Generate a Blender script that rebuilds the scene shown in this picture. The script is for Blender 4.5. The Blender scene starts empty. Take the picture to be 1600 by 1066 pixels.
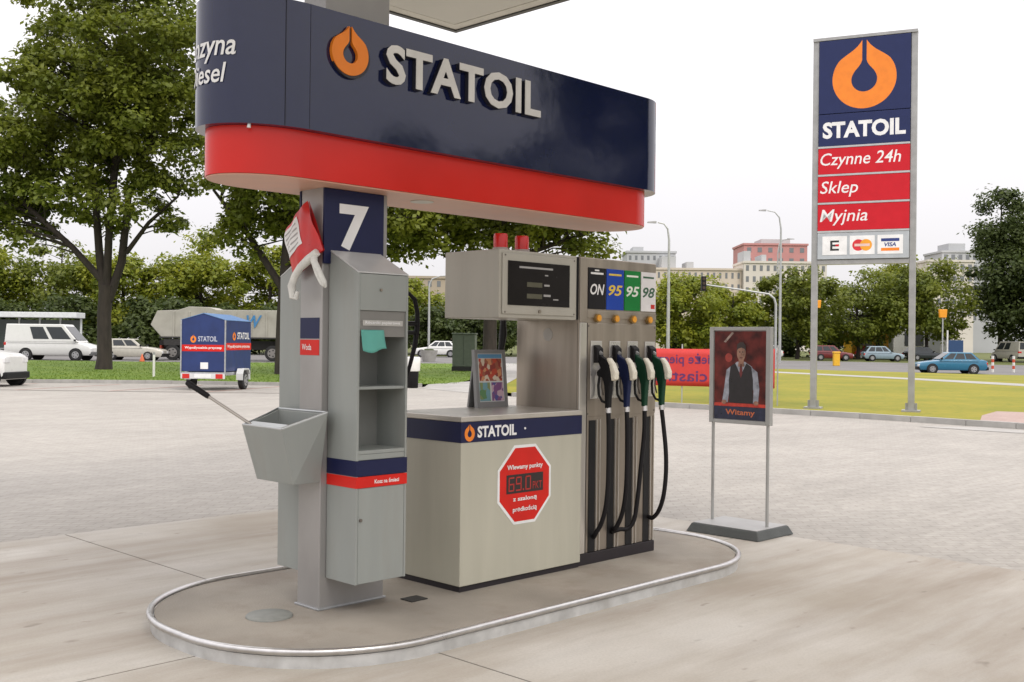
import bpy, bmesh, math, random
import numpy as np
from mathutils import Vector, Matrix
random.seed(7); rng = np.random.default_rng(7)
SC = bpy.context.scene
COL = SC.collection
R = math.radians

# ------------------------------------------------------------------ camera, world, sun, exposure
cam_d = bpy.data.cameras.new('camera'); cam = bpy.data.objects.new('camera', cam_d); COL.objects.link(cam)
cam_d.sensor_width = 36.0; cam_d.lens = 37.735; cam_d.clip_end = 4000; cam_d.clip_start = .05
cam.matrix_world = Matrix.Translation((0, 0, 1.56)) @ Matrix.Rotation(R(90.106), 4, 'X') @ Matrix.Rotation(.011238, 4, 'Z')
SC.camera = cam
SUN_EL, SUN_AZ = R(48), R(150)          # azimuth clockwise from +Y: behind the camera, to the right
W = bpy.data.worlds.new('World'); SC.world = W; W.use_nodes = True
nt = W.node_tree; nt.nodes.clear()
wo = nt.nodes.new('ShaderNodeOutputWorld'); bg = nt.nodes.new('ShaderNodeBackground')
sky = nt.nodes.new('ShaderNodeTexSky'); sky.sky_type = 'NISHITA'; sky.sun_disc = False
sky.sun_elevation = SUN_EL; sky.sun_rotation = SUN_AZ
tc = nt.nodes.new('ShaderNodeTexCoord'); sx = nt.nodes.new('ShaderNodeSeparateXYZ'); nt.links.new(tc.outputs['Generated'], sx.inputs[0])
mr = nt.nodes.new('ShaderNodeMapRange'); nt.links.new(sx.outputs['Z'], mr.inputs[0])
mr.inputs[1].default_value = 0; mr.inputs[2].default_value = 1; mr.inputs[3].default_value = 7.7; mr.inputs[4].default_value = 23.5   # overcast: zenith about 3x the horizon
cn = nt.nodes.new('ShaderNodeTexNoise'); cn.inputs['Scale'].default_value = 2.2; cn.inputs['Detail'].default_value = 3
cr = nt.nodes.new('ShaderNodeMapRange'); nt.links.new(cn.outputs['Fac'], cr.inputs[0]); cr.inputs[3].default_value = .93; cr.inputs[4].default_value = 1.07
m1 = nt.nodes.new('ShaderNodeMath'); m1.operation = 'MULTIPLY'; nt.links.new(mr.outputs[0], m1.inputs[0]); nt.links.new(cr.outputs[0], m1.inputs[1])
gc = nt.nodes.new('ShaderNodeMix'); gc.data_type = 'RGBA'; gc.blend_type = 'MULTIPLY'; gc.inputs[0].default_value = 1
gc.inputs[6].default_value = (1.0, .968, .988, 1); nt.links.new(m1.outputs[0], gc.inputs[7])
mx = nt.nodes.new('ShaderNodeMix'); mx.data_type = 'RGBA'; mx.inputs[0].default_value = .93
nt.links.new(sky.outputs[0], mx.inputs[6]); nt.links.new(gc.outputs[2], mx.inputs[7])
nt.links.new(mx.outputs[2], bg.inputs[0]); bg.inputs[1].default_value = .1
nt.links.new(bg.outputs[0], wo.inputs[0])
sl = bpy.data.lights.new('sun', 'SUN'); sl.energy = 1.5; sl.angle = R(18); sl.color = (1, .95, .88)
so = bpy.data.objects.new('sun', sl); COL.objects.link(so); so.location = (30, -50, 60)
so.rotation_euler = Vector((math.sin(SUN_AZ)*math.cos(SUN_EL), math.cos(SUN_AZ)*math.cos(SUN_EL), math.sin(SUN_EL))).to_track_quat('Z', 'Y').to_euler()
VS = SC.view_settings; VS.view_transform = 'Standard'; VS.look = 'None'; VS.exposure = 0.10; VS.gamma = 1.0; VS.use_curve_mapping = False

# ------------------------------------------------------------------ materials
def sr(r, g, b):
    return tuple((c/255/12.92 if c/255 <= .04045 else ((c/255+.055)/1.055)**2.4) for c in (r, g, b))
MATS = {}
def M(name, rgb, rough=.5, metal=0., var=.08, vs=6., bump=0., bs=60., spec=.5, coat=0., stretch=None, emit=0., trans=0., dirt=None):
    if name in MATS: return MATS[name]
    m = bpy.data.materials.new(name); m.use_nodes = True; MATS[name] = m
    n = m.node_tree.nodes; l = m.node_tree.links; p = n['Principled BSDF']
    p.inputs['Roughness'].default_value = rough; p.inputs['Metallic'].default_value = metal
    p.inputs['Specular IOR Level'].default_value = spec; p.inputs['Coat Weight'].default_value = coat
    t = n.new('ShaderNodeTexCoord'); mp = n.new('ShaderNodeMapping'); l.new(t.outputs['Object'], mp.inputs[0])
    if stretch: mp.inputs['Scale'].default_value = stretch
    nz = n.new('ShaderNodeTexNoise'); nz.inputs['Scale'].default_value = vs; nz.inputs['Detail'].default_value = 5
    l.new(mp.outputs[0], nz.inputs['Vector'])
    mr = n.new('ShaderNodeMapRange'); l.new(nz.outputs['Fac'], mr.inputs[0])
    mr.inputs[1].default_value = .3; mr.inputs[2].default_value = .7; mr.inputs[3].default_value = 1-var; mr.inputs[4].default_value = 1+var
    mu = n.new('ShaderNodeMix'); mu.data_type = 'RGBA'; mu.blend_type = 'MULTIPLY'; mu.inputs[0].default_value = 1
    mu.inputs[6].default_value = (*rgb, 1); l.new(mr.outputs[0], mu.inputs[7])
    out = mu.outputs[2]
    if dirt:
        n2 = n.new('ShaderNodeTexNoise'); n2.inputs['Scale'].default_value = dirt[0]; n2.inputs['Detail'].default_value = 6; n2.inputs['Roughness'].default_value = .65
        l.new(mp.outputs[0], n2.inputs['Vector'])
        r2 = n.new('ShaderNodeMapRange'); l.new(n2.outputs['Fac'], r2.inputs[0]); r2.inputs[1].default_value = .5; r2.inputs[2].default_value = .78; r2.inputs[4].default_value = dirt[1]
        m2 = n.new('ShaderNodeMix'); m2.data_type = 'RGBA'; l.new(r2.outputs[0], m2.inputs[0]); l.new(out, m2.inputs[6]); m2.inputs[7].default_value = (*dirt[2], 1)
        out = m2.outputs[2]
    l.new(out, p.inputs['Base Color'])
    rr = n.new('ShaderNodeMapRange'); l.new(nz.outputs['Fac'], rr.inputs[0]); rr.inputs[3].default_value = max(0, rough-.07); rr.inputs[4].default_value = min(1, rough+.07)
    l.new(rr.outputs[0], p.inputs['Roughness'])
    if bump:
        b = n.new('ShaderNodeBump'); b.inputs['Strength'].default_value = bump; b.inputs['Distance'].default_value = .01
        n3 = n.new('ShaderNodeTexNoise'); n3.inputs['Scale'].default_value = bs; n3.inputs['Detail'].default_value = 4
        l.new(mp.outputs[0], n3.inputs['Vector']); l.new(n3.outputs['Fac'], b.inputs['Height']); l.new(b.outputs[0], p.inputs['Normal'])
    if emit:
        p.inputs['Emission Color'].default_value = (*rgb, 1); p.inputs['Emission Strength'].default_value = emit
    if trans: p.inputs['Transmission Weight'].default_value = trans
    return m

navy = M('navy_gloss', (.006, .010, .046), .09, var=.05, vs=1.5, spec=.6, bump=.35, bs=1.6, dirt=(1.8, .12, (.05, .055, .07)))
navy_f = M('navy_film', (.008, .011, .052), .4, spec=.3)
redg = M('red_gloss', (.60, .013, .006), .24, var=.07, vs=2, spec=.4, bump=.2, bs=2., dirt=(1.5, .15, (.40, .03, .02)))
red_f = M('red_film', (.58, .013, .007), .45, spec=.3)
white_p = M('white_print', (.75, .75, .74), .5)
offwhite = M('letter_white', (.62, .61, .58), .45)
orange = M('logo_orange', (.78, .21, .012), .45)
steel = M('brushed_steel', (.35, .305, .255), .40, metal=.8, var=.22, vs=7, stretch=(1, 1, .10), dirt=(3., .5, (.22, .18, .14)))
steel_d = M('steel_dark_seam', (.16, .14, .12), .5, metal=.5)
galv = M('galvanised', (.42, .43, .44), .42, metal=.7, var=.14, vs=14, dirt=(6., .4, (.3, .29, .27)))
tube_m = M('rail_steel', (.55, .54, .53), .30, metal=.9, var=.1, vs=20)
paint_g = M('grey_paint', (.268, .285, .268), .42, var=.06, vs=5, stretch=(1.3, 1.3, .22), dirt=(4, .35, (.225, .205, .17)))
paint_s = M('silver_paint', (.335, .325, .315), .36, metal=.35, var=.09, vs=4, stretch=(1, 1, .5), dirt=(1.6, .25, (.26, .235, .2)))
counter_m = M('counter_paint', (.43, .415, .335), .4, var=.05, vs=6, stretch=(1.4, 1.4, .16), dirt=(5, .24, (.34, .31, .24)))
box_m = M('display_box_paint', (.385, .365, .31), .4, var=.05, vs=6, stretch=(1.4, 1.4, .2), dirt=(5, .35, (.30, .265, .215)))
top_m = M('counter_top', (.5, .47, .42), .3, metal=.5, var=.1)
black_r = M('black_rubber', (.010, .009, .010), .55, var=.2, spec=.2)
black_p = M('black_plastic', (.011, .011, .012), .45, var=.2, spec=.25)
plinth_m = M('plinth_black', (.015, .011, .014), .55)
screen_m = M('screen_glass', (.012, .010, .010), .25, var=.3, vs=2, spec=.2)
lcd = M('lcd_olive', (.085, .08, .05), .35)
grey_print = M('grey_print', (.35, .34, .33), .5)
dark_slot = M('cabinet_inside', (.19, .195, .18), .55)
teal = M('teal_paper', (.10, .36, .30), .7, var=.1)
soffit_m = M('soffit', (.55, .535, .47), .5, var=.05, vs=1)
glass_d = M('car_glass', (.025, .03, .033), .08, var=.1)
tyre_m = M('tyre', (.018, .018, .018), .8, var=.2)
rim_m = M('wheel_rim', (.4, .4, .41), .35, metal=.6)
lampred = M('tail_lamp', (.55, .02, .015), .25)
lampor = M('indicator', (.8, .28, .03), .3)
lampw = M('head_lamp', (.7, .7, .7), .15)
pole_m = M('pole_grey', (.42, .43, .42), .45, metal=.4)
bark = M('bark', (.036, .028, .023), .9, var=.35, vs=5, bump=.6, bs=12, stretch=(1, 1, .3))
conc_l = M('kerb_concrete', (.34, .33, .31), .85, var=.14, vs=3, bump=.3, dirt=(2, .4, (.24, .23, .2)))

def leafmat(name, c, c2):
    m = bpy.data.materials.new(name); m.use_nodes = True; n = m.node_tree.nodes; l = m.node_tree.links; p = n['Principled BSDF']
    t = n.new('ShaderNodeTexCoord'); nz = n.new('ShaderNodeTexNoise'); nz.inputs['Scale'].default_value = .55; nz.inputs['Detail'].default_value = 8; nz.inputs['Roughness'].default_value = .75
    l.new(t.outputs['Object'], nz.inputs['Vector'])
    mr = n.new('ShaderNodeMapRange'); l.new(nz.outputs['Fac'], mr.inputs[0]); mr.inputs[1].default_value = .34; mr.inputs[2].default_value = .64
    mi = n.new('ShaderNodeMix'); mi.data_type = 'RGBA'; l.new(mr.outputs[0], mi.inputs[0]); mi.inputs[6].default_value = (*c, 1); mi.inputs[7].default_value = (*c2, 1)
    l.new(mi.outputs[2], p.inputs['Base Color']); p.inputs['Roughness'].default_value = .5; p.inputs['Specular IOR Level'].default_value = .35
    tr = n.new('ShaderNodeBsdfTranslucent'); l.new(mi.outputs[2], tr.inputs[0])
    ad = n.new('ShaderNodeMixShader'); ad.inputs[0].default_value = .46; l.new(p.outputs[0], ad.inputs[1]); l.new(tr.outputs[0], ad.inputs[2])
    l.new(ad.outputs[0], n['Material Output'].inputs[0]); return m
leaf_a = leafmat('leaf_mid', (.082, .118, .016), (.225, .250, .030))
leaf_b = leafmat('leaf_light', (.105, .160, .016), (.34, .35, .032))
leaf_c = leafmat('leaf_dark', (.038, .062, .018), (.105, .135, .032))

# ------------------------------------------------------------------ mesh builder
class MB:
    def __init__(s): s.v = []; s.f = []; s.sm = []
    def add(s, vs, fs, smooth=False):
        o = len(s.v); s.v += [tuple(p) for p in vs]; s.f += [tuple(i+o for i in f) for f in fs]; s.sm += [smooth]*len(fs); return s
    def box(s, x0, x1, y0, y1, z0, z1):
        return s.add([(x0,y0,z0),(x1,y0,z0),(x1,y1,z0),(x0,y1,z0),(x0,y0,z1),(x1,y0,z1),(x1,y1,z1),(x0,y1,z1)],
                     [(3,2,1,0),(4,5,6,7),(0,1,5,4),(1,2,6,5),(2,3,7,6),(3,0,4,7)])
    def hexa(s, p):   # 8 points, bottom ring then top ring (counter-clockwise from above)
        return s.add(p, [(3,2,1,0),(4,5,6,7),(0,1,5,4),(1,2,6,5),(2,3,7,6),(3,0,4,7)])
    def prism(s, poly, a, b, axis='z', smooth=False):
        n = len(poly)
        def mk(p, h):
            return {'z': (p[0], p[1], h), 'x': (h, p[0], p[1]), 'y': (p[0], h, p[1])}[axis]
        vs = [mk(p, a) for p in poly]+[mk(p, b) for p in poly]
        fs = [tuple(range(n))[::-1], tuple(range(n, 2*n))]
        o = len(s.v); s.v += vs; s.f += [tuple(i+o for i in f) for f in fs]; s.sm += [False, False]
        q = [(i, (i+1) % n, n+(i+1) % n, n+i) for i in range(n)]
        s.f += [tuple(i+o for i in f) for f in q]
        ds = [math.dist(poly[i], poly[(i+1) % n]) for i in range(n)]; md = sorted(ds)[n//2]
        s.sm += [smooth and d < 3*md for d in ds]; return s
    def tube(s, pts, rad, n=10, caps=True):
        pts = [Vector(p) for p in pts]; k = len(pts)
        if not hasattr(rad, '__len__'): rad = [rad]*k
        T = [(pts[min(i+1, k-1)]-pts[max(i-1, 0)]).normalized() for i in range(k)]
        ref = Vector((0, 0, 1)) if abs(T[0].z) < .9 else Vector((1, 0, 0))
        A = T[0].cross(ref).normalized(); vs = []
        for i in range(k):
            A = (A - T[i]*A.dot(T[i])).normalized(); B = T[i].cross(A)
            for j in range(n):
                a = 2*math.pi*j/n; vs.append(pts[i]+(A*math.cos(a)+B*math.sin(a))*rad[i])
        fs = [(i*n+j, i*n+(j+1) % n, (i+1)*n+(j+1) % n, (i+1)*n+j) for i in range(k-1) for j in range(n)]
        s.add(vs, fs, True)
        if caps:
            o = len(s.v)-len(vs); s.f += [tuple(o+j for j in range(n))[::-1], tuple(o+(k-1)*n+j for j in range(n))]; s.sm += [False, False]
        return s
    def disc(s, c, ax, r, h, n=24):
        c = Vector(c); ax = Vector(ax).normalized(); return s.tube([c-ax*h/2, c+ax*h/2], r, n)
    def lathe(s, prof, n=20, c=(0, 0, 0)):
        vs = [(c[0]+r*math.cos(2*math.pi*j/n), c[1]+r*math.sin(2*math.pi*j/n), c[2]+z) for r, z in prof for j in range(n)]
        fs = [(i*n+j, i*n+(j+1) % n, (i+1)*n+(j+1) % n, (i+1)*n+j) for i in range(len(prof)-1) for j in range(n)]
        return s.add(vs, fs, True)
    def build(s, name, mat, parent=None, org=(0, 0, 0), bevel=0, loc=None, flip=True):
        me = bpy.data.meshes.new(name)
        me.from_pydata([(x-org[0], y-org[1], z-org[2]) for x, y, z in s.v], [], s.f)
        me.polygons.foreach_set('use_smooth', s.sm)
        if flip:
            b = bmesh.new(); b.from_mesh(me); bmesh.ops.recalc_face_normals(b, faces=b.faces); b.to_mesh(me); b.free()
        me.materials.append(mat); me.update()
        if any(s.sm): me.set_sharp_from_angle(angle=R(50))
        o = bpy.data.objects.new(name, me); COL.objects.link(o)
        if parent: o.parent = parent
        if loc: o.location = loc
        if bevel:
            bv = o.modifiers.new('bevel', 'BEVEL'); bv.width = bevel; bv.segments = 2; bv.limit_method = 'ANGLE'; bv.angle_limit = R(40)
        return o

YAW = .77705; SY, CY = math.sin(YAW), math.cos(YAW); TH = math.pi/2-YAW
def I(X, Y, z=0): return (X*SY-Y*CY, X*CY+Y*SY, z)      # island axes -> world
ORG = {}
def tag(o, label=None, cat=None, group=None, kind=None):
    if label: o['label'] = label
    if cat: o['category'] = cat
    if group: o['group'] = group
    if kind: o['kind'] = kind
    return o
def ithing(name, label, cat, X, Y, z=0., group=None):
    o = bpy.data.objects.new(name, None); COL.objects.link(o); o.empty_display_size = .1
    o.location = I(X, Y, z); o.rotation_euler = (0, 0, TH); ORG[o.name] = (X, Y, z)
    return tag(o, label, cat, group)
def thing(name, label, cat, u, v, z=0., rz=0., group=None):
    o = bpy.data.objects.new(name, None); COL.objects.link(o); o.empty_display_size = .1
    o.location = (u, v, z); o.rotation_euler = (0, 0, rz); ORG[o.name] = (0, 0, 0)
    return tag(o, label, cat, group)
def part(mb, name, mat, th, bevel=0, sub=None):
    return mb.build(name, mat, sub or th, ORG[th.name], bevel)
def istruct(mb, name, mat, X=0, Y=0, kind='structure', label=None):
    o = mb.build(name, mat, None, (X, Y, 0)); o.location = I(X, Y); o.rotation_euler = (0, 0, TH); o['kind'] = kind
    if label: o['label'] = label
    return o

# ---- text and logo as flat or raised print
def glyphs(txt, bold=0., shear=0., space=1.):
    cu = bpy.data.curves.new('t', 'FONT'); cu.body = txt; cu.size = 1; cu.offset = bold; cu.shear = shear; cu.space_character = space
    cu.resolution_u = 3; cu.fill_mode = 'FRONT'
    o = bpy.data.objects.new('t', cu); COL.objects.link(o)
    dg = bpy.context.evaluated_depsgraph_get(); e = o.evaluated_get(dg); me = e.to_mesh()
    v = [(p.co.x, p.co.y) for p in me.vertices]; f = [tuple(p.vertices) for p in me.polygons]
    e.to_mesh_clear(); bpy.data.objects.remove(o); bpy.data.curves.remove(cu)
    return v, f
def raised(v2, f, fn, depth=0.):
    """2D mesh -> 3D by fn(x, y, h); depth > 0 gives a solid letter"""
    mb = MB(); vs = [fn(x, y, depth) for x, y in v2]; mb.add(vs, f)
    if depth > 0:
        e = {}
        for q in f:
            for i in range(len(q)):
                a, b = q[i], q[(i+1) % len(q)]; e[(a, b)] = 1
        n = len(v2); back = [fn(x, y, 0) for x, y in v2]
        o = len(mb.v); mb.v += back
        for (a, b) in e:
            if (b, a) not in e: mb.f.append((b, a, a+o, b+o)); mb.sm.append(False)
    return mb
def fit(v2, x0, x1, y0, y1, keep=False):
    xs = [p[0] for p in v2]; ys = [p[1] for p in v2]
    a, b, c, d = min(xs), max(xs), min(ys), max(ys); kx = (x1-x0)/(b-a); ky = (y1-y0)/(d-c)
    if keep:
        k = min(kx, ky); cx, cy = (x0+x1)/2, (y0+y1)/2
        return [(cx+(x-(a+b)/2)*k, cy+(y-(c+d)/2)*k) for x, y in v2]
    return [(x0+(x-a)*kx, y0+(y-c)*ky) for x, y in v2]
def logo2d():
    """ring shaped drop with an open slit at the top, two halves"""
    half = []
    out = [(9, 161), (16, 150), (27, 136), (45, 120), (66, 106), (86, 92)]
    a0 = math.degrees(math.atan2(92, 86))
    out += [(129*math.cos(R(a)), 129*math.sin(R(a))) for a in np.linspace(a0-8, -90, 18)]
    inn = [(52*math.cos(R(a)), -6+52*math.sin(R(a))) for a in np.linspace(-90, 25, 10)] + [(38, 32), (24, 48), (14, 62), (9, 76)]
    n = len(out); m = len(inn); v = []; f = []
    def lerp(poly, k):
        d = [0]
        for i in range(1, len(poly)): d.append(d[-1]+math.dist(poly[i], poly[i-1]))
        return [(float(np.interp(t, d, [p[0] for p in poly])), float(np.interp(t, d, [p[1] for p in poly]))) for t in np.linspace(0, d[-1], k)]
    K = 30; o2 = lerp(out, K); i2 = lerp(inn[::-1], K)
    for sg in (1, -1):
        o = len(v); v += [(sg*x, y) for x, y in o2]+[(sg*x, y) for x, y in i2]
        f += [((o+i, o+K+i, o+K+i+1, o+i+1) if sg > 0 else (o+i+1, o+K+i+1, o+K+i, o+i)) for i in range(K-1)]
    return v, f
def letter_groups(v, f):
    par = list(range(len(v)))
    def find(a):
        while par[a] != a: par[a] = par[par[a]]; a = par[a]
        return a
    for q in f:
        for a in q[1:]: par[find(a)] = find(q[0])
    g = {}
    for q in f: g.setdefault(find(q[0]), []).append(q)
    return list(g.values())
def words(v, f, frame, mat, th, sub, hgt):
    """flat lettering, one part for each word"""
    gs = sorted(((min(v[i][0] for q in fs for i in q), max(v[i][0] for q in fs for i in q), fs) for fs in letter_groups(v, f)), key=lambda t: t[0])
    xs = [g[0] for g in gs]; out = [[gs[0]]]; end = gs[0][1]
    for g in gs[1:]:
        if g[0]-end > .17*hgt: out.append([])
        out[-1].append(g); end = max(end, g[1])
    o = None
    for w in out:
        fs = [q for g in w for q in g[2]]; ids = sorted({i for q in fs for i in q}); mp = {a: k for k, a in enumerate(ids)}
        o = part(raised([v[i] for i in ids], [tuple(mp[i] for i in q) for q in fs], frame), 'lettering', mat, th, sub=sub)
        if len(w) > 1: o['kind'] = 'stuff'
    return o
def face_text(th, txt, frame, x0, x1, y0, y1, mat, name='lettering', depth=0., bold=.02, shear=0., keep=False, sub=None, v2f=None):
    v, f = v2f or glyphs(txt, bold, shear); v = fit(v, x0, x1, y0, y1, keep)
    if depth == 0 and name == 'lettering': return words(v, f, frame, mat, th, sub, abs(y1-y0))
    return part(raised(v, f, frame, depth), name, mat, th, sub=sub)

# =================================================================== GROUND
def smooth(a, b, x):
    t = min(1, max(0, (x-a)/(b-a))); return t*t*(3-2*t)
def zt(u, v): return smooth(38, 60, v)*(.03-.0045*max(-60, min(60, u)))+.008*min(max(0, v-70), 60)

def groundmat(name, c1, c2, scale, c3=None, bump=.3, bs=30, rough=.9):
    m = bpy.data.materials.new(name); m.use_nodes = True; n = m.node_tree.nodes; l = m.node_tree.links; p = n['Principled BSDF']
    t = n.new('ShaderNodeTexCoord'); nz = n.new('ShaderNodeTexNoise'); nz.inputs['Scale'].default_value = scale; nz.inputs['Detail'].default_value = 8; nz.inputs['Roughness'].default_value = .68
    l.new(t.outputs['Object'], nz.inputs['Vector'])
    mr = n.new('ShaderNodeMapRange'); l.new(nz.outputs['Fac'], mr.inputs[0]); mr.inputs[1].default_value = .35; mr.inputs[2].default_value = .65
    mi = n.new('ShaderNodeMix'); mi.data_type = 'RGBA'; l.new(mr.outputs[0], mi.inputs[0]); mi.inputs[6].default_value = (*c1, 1); mi.inputs[7].default_value = (*c2, 1)
    out = mi.outputs[2]
    n2 = n.new('ShaderNodeTexNoise'); n2.inputs['Scale'].default_value = bs; n2.inputs['Detail'].default_value = 3; l.new(t.outputs['Object'], n2.inputs['Vector'])
    if c3:
        r2 = n.new('ShaderNodeMapRange'); l.new(n2.outputs['Fac'], r2.inputs[0]); r2.inputs[1].default_value = .52; r2.inputs[2].default_value = .7; r2.inputs[4].default_value = .6
        m2 = n.new('ShaderNodeMix'); m2.data_type = 'RGBA'; l.new(r2.outputs[0], m2.inputs[0]); l.new(out, m2.inputs[6]); m2.inputs[7].default_value = (*c3, 1); out = m2.outputs[2]
    l.new(out, p.inputs['Base Color']); p.inputs['Roughness'].default_value = rough; p.inputs['Specular IOR Level'].default_value = .25
    b = n.new('ShaderNodeBump'); b.inputs['Strength'].default_value = bump; b.inputs['Distance'].default_value = .02; l.new(n2.outputs['Fac'], b.inputs['Height']); l.new(b.outputs[0], p.inputs['Normal'])
    return m
ground_m = groundmat('verge_ground', (.075, .095, .025), (.13, .14, .04), .25, (.1, .09, .05))
lawn_gm = groundmat('lawn_green', (.090, .160, .016), (.145, .205, .022), .5, (.07, .12, .013), bump=.6, bs=9)
lawn_ym = groundmat('lawn_dry', (.175, .185, .020), (.285, .240, .028), .22, (.13, .165, .018), bump=.5, bs=5)
asph = groundmat('asphalt', (.155, .15, .145), (.20, .19, .185), .3, (.12, .12, .12), bump=.2, bs=40)
path_m = groundmat('pale_concrete', (.32, .31, .29), (.40, .385, .36), .6, (.27, .26, .24), bump=.15, bs=25)

def slabmat():
    m = bpy.data.materials.new('concrete_slab'); m.use_nodes = True; n = m.node_tree.nodes; l = m.node_tree.links; p = n['Principled BSDF']
    t = n.new('ShaderNodeTexCoord')
    def noise(scale, stretch, detail=6, rough=.6):
        mp = n.new('ShaderNodeMapping'); mp.inputs['Scale'].default_value = stretch; l.new(t.outputs['Object'], mp.inputs[0])
        z = n.new('ShaderNodeTexNoise'); z.inputs['Scale'].default_value = scale; z.inputs['Detail'].default_value = detail; z.inputs['Roughness'].default_value = rough; l.new(mp.outputs[0], z.inputs['Vector']); return z.outputs['Fac']
    def rng_(x, a, b, c, d):
        r = n.new('ShaderNodeMapRange'); l.new(x, r.inputs[0])
        for i, q in enumerate((a, b, c, d)): r.inputs[i+1].default_value = q
        return r.outputs[0]
    def mix(f, a, b):
        q = n.new('ShaderNodeMix'); q.data_type = 'RGBA'; l.new(f, q.inputs[0])
        for i, c in ((6, a), (7, b)):
            if isinstance(c, tuple): q.inputs[i].default_value = (*c, 1)
            else: l.new(c, q.inputs[i])
        return q.outputs[2]
    base = mix(rng_(noise(.45, (1, 1, 1), 5), .36, .64, 0, 1), (.355, .318, .262), (.50, .475, .43))
    base = mix(rng_(noise(1.1, (.16, 1, 1), 7, .65), .42, .66, 0, .8), base, (.25, .205, .158))      # tyre streaks along the lane
    base = mix(rng_(noise(2.4, (.22, 1.3, 1), 6, .65), .5, .7, 0, .55), base, (.44, .42, .385))
    base = mix(rng_(noise(9., (.5, 1, 1), 2, .5), .68, .77, 0, .6), base, (.17, .14, .11))           # oil spots
    base = mix(rng_(noise(70., (1, 1, 1), 3, .7), .4, .7, 0, .25), base, (.25, .23, .20))
    l.new(base, p.inputs['Base Color']); p.inputs['Roughness'].default_value = .72; p.inputs['Specular IOR Level'].default_value = .35
    b = n.new('ShaderNodeBump'); b.inputs['Strength'].default_value = .25; b.inputs['Distance'].default_value = .004
    l.new(noise(120., (1, 1, 1), 3), b.inputs['Height']); l.new(b.outputs[0], p.inputs['Normal'])
    return m
slab_m = slabmat()
def pavemat():
    m = bpy.data.materials.new('block_paving'); m.use_nodes = True; n = m.node_tree.nodes; l = m.node_tree.links; p = n['Principled BSDF']
    t = n.new('ShaderNodeTexCoord'); br = n.new('ShaderNodeTexBrick'); rm = n.new('ShaderNodeMapping'); rm.inputs['Rotation'].default_value = (0, 0, TH); l.new(t.outputs['Object'], rm.inputs[0]); l.new(rm.outputs[0], br.inputs['Vector'])
    br.inputs['Scale'].default_value = 1; br.inputs['Brick Width'].default_value = .2; br.inputs['Row Height'].default_value = .1; br.inputs['Mortar Size'].default_value = .006
    br.inputs['Color1'].default_value = (.362, .340, .306, 1); br.inputs['Color2'].default_value = (.335, .314, .282, 1); br.inputs['Mortar'].default_value = (.285, .266, .238, 1)
    def nz(s, st=(1, 1, 1), d=6):
        mp = n.new('ShaderNodeMapping'); mp.inputs['Scale'].default_value = st; l.new(t.outputs['Object'], mp.inputs[0])
        z = n.new('ShaderNodeTexNoise'); z.inputs['Scale'].default_value = s; z.inputs['Detail'].default_value = d; l.new(mp.outputs[0], z.inputs['Vector']); return z.outputs['Fac']
    def mul(a, fac, lo, hi, x0=.3, x1=.7):
        r = n.new('ShaderNodeMapRange'); l.new(fac, r.inputs[0]); r.inputs[1].default_value = x0; r.inputs[2].default_value = x1; r.inputs[3].default_value = lo; r.inputs[4].default_value = hi
        q = n.new('ShaderNodeMix'); q.data_type = 'RGBA'; q.blend_type = 'MULTIPLY'; q.inputs[0].default_value = 1; l.new(a, q.inputs[6]); l.new(r.outputs[0], q.inputs[7]); return q.outputs[2]
    c = mul(br.outputs['Color'], nz(.25), .92, 1.06); c = mul(c, nz(1.3, (.5, 1.5, 1)), .92, 1.07); c = mul(c, nz(6, (1, 2, 1), 4), .90, 1.09)
    l.new(c, p.inputs['Base Color']); p.inputs['Roughness'].default_value = .8; p.inputs['Specular IOR Level'].default_value = .3
    b = n.new('ShaderNodeBump'); b.inputs['Strength'].default_value = .4; b.inputs['Distance'].default_value = .005; b.invert = True
    l.new(br.outputs['Fac'], b.inputs['Height']); l.new(b.outputs[0], p.inputs['Normal'])
    return m

# far ground sheet following the gentle terrain
us = [-1800, -600, -250, -120]+list(range(-80, 81, 10))+[120, 250, 600, 1800]
vs_ = [-1500, -300, -80, -40, 0, 20, 30, 38, 42, 46, 50, 55, 60, 65, 70, 80, 90, 100, 110, 120, 130, 160, 250, 600, 2500]
mb = MB(); mb.v = [(u, v, zt(u, v)-.06) for v in vs_ for u in us]
nu = len(us); mb.f = [(j*nu+i, j*nu+i+1, (j+1)*nu+i+1, (j+1)*nu+i) for j in range(len(vs_)-1) for i in range(nu-1)]; mb.sm = [True]*len(mb.f)
tag(mb.build('ground', ground_m), kind='structure')
def strip(A, B, off, k=10):
    """sheet between two polylines of the same length, laid on the terrain"""
    mb = MB(); n = len(A)
    for i in range(n):
        for j in range(k+1):
            t = j/k; u = A[i][0]*(1-t)+B[i][0]*t; v = A[i][1]*(1-t)+B[i][1]*t; mb.v.append((u, v, zt(u, v)+off))
    for i in range(n-1):
        for j in range(k): mb.f.append((i*(k+1)+j, (i+1)*(k+1)+j, (i+1)*(k+1)+j+1, i*(k+1)+j+1)); mb.sm.append(True)
    return mb
# forecourt of block paving (under everything near), in island axes
fc = [(-70, 36.5), (-25, 36.9), (-17.5, 37.0), (-12.8, 37.5), (-8, 37.0), (-3, 37.3), (-.9, 33.4), (0, 31.4), (3.6, 27.0), (5.9, 25.0), (7.6, 23.4), (9.15, 21.6), (9.83, 20.9), (16, 14.5), (35, -5), (35, -40), (-70, -40)]
mb = MB(); mb.v = [((u*SY+v*CY), (-u*CY+v*SY), -.004) for u, v in fc]; mb.f = [tuple(range(len(fc)))]; mb.sm = [False]
istruct(mb, 'forecourt_paving', pavemat(), label='grey block paving of the forecourt beyond the concrete slabs')
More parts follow.
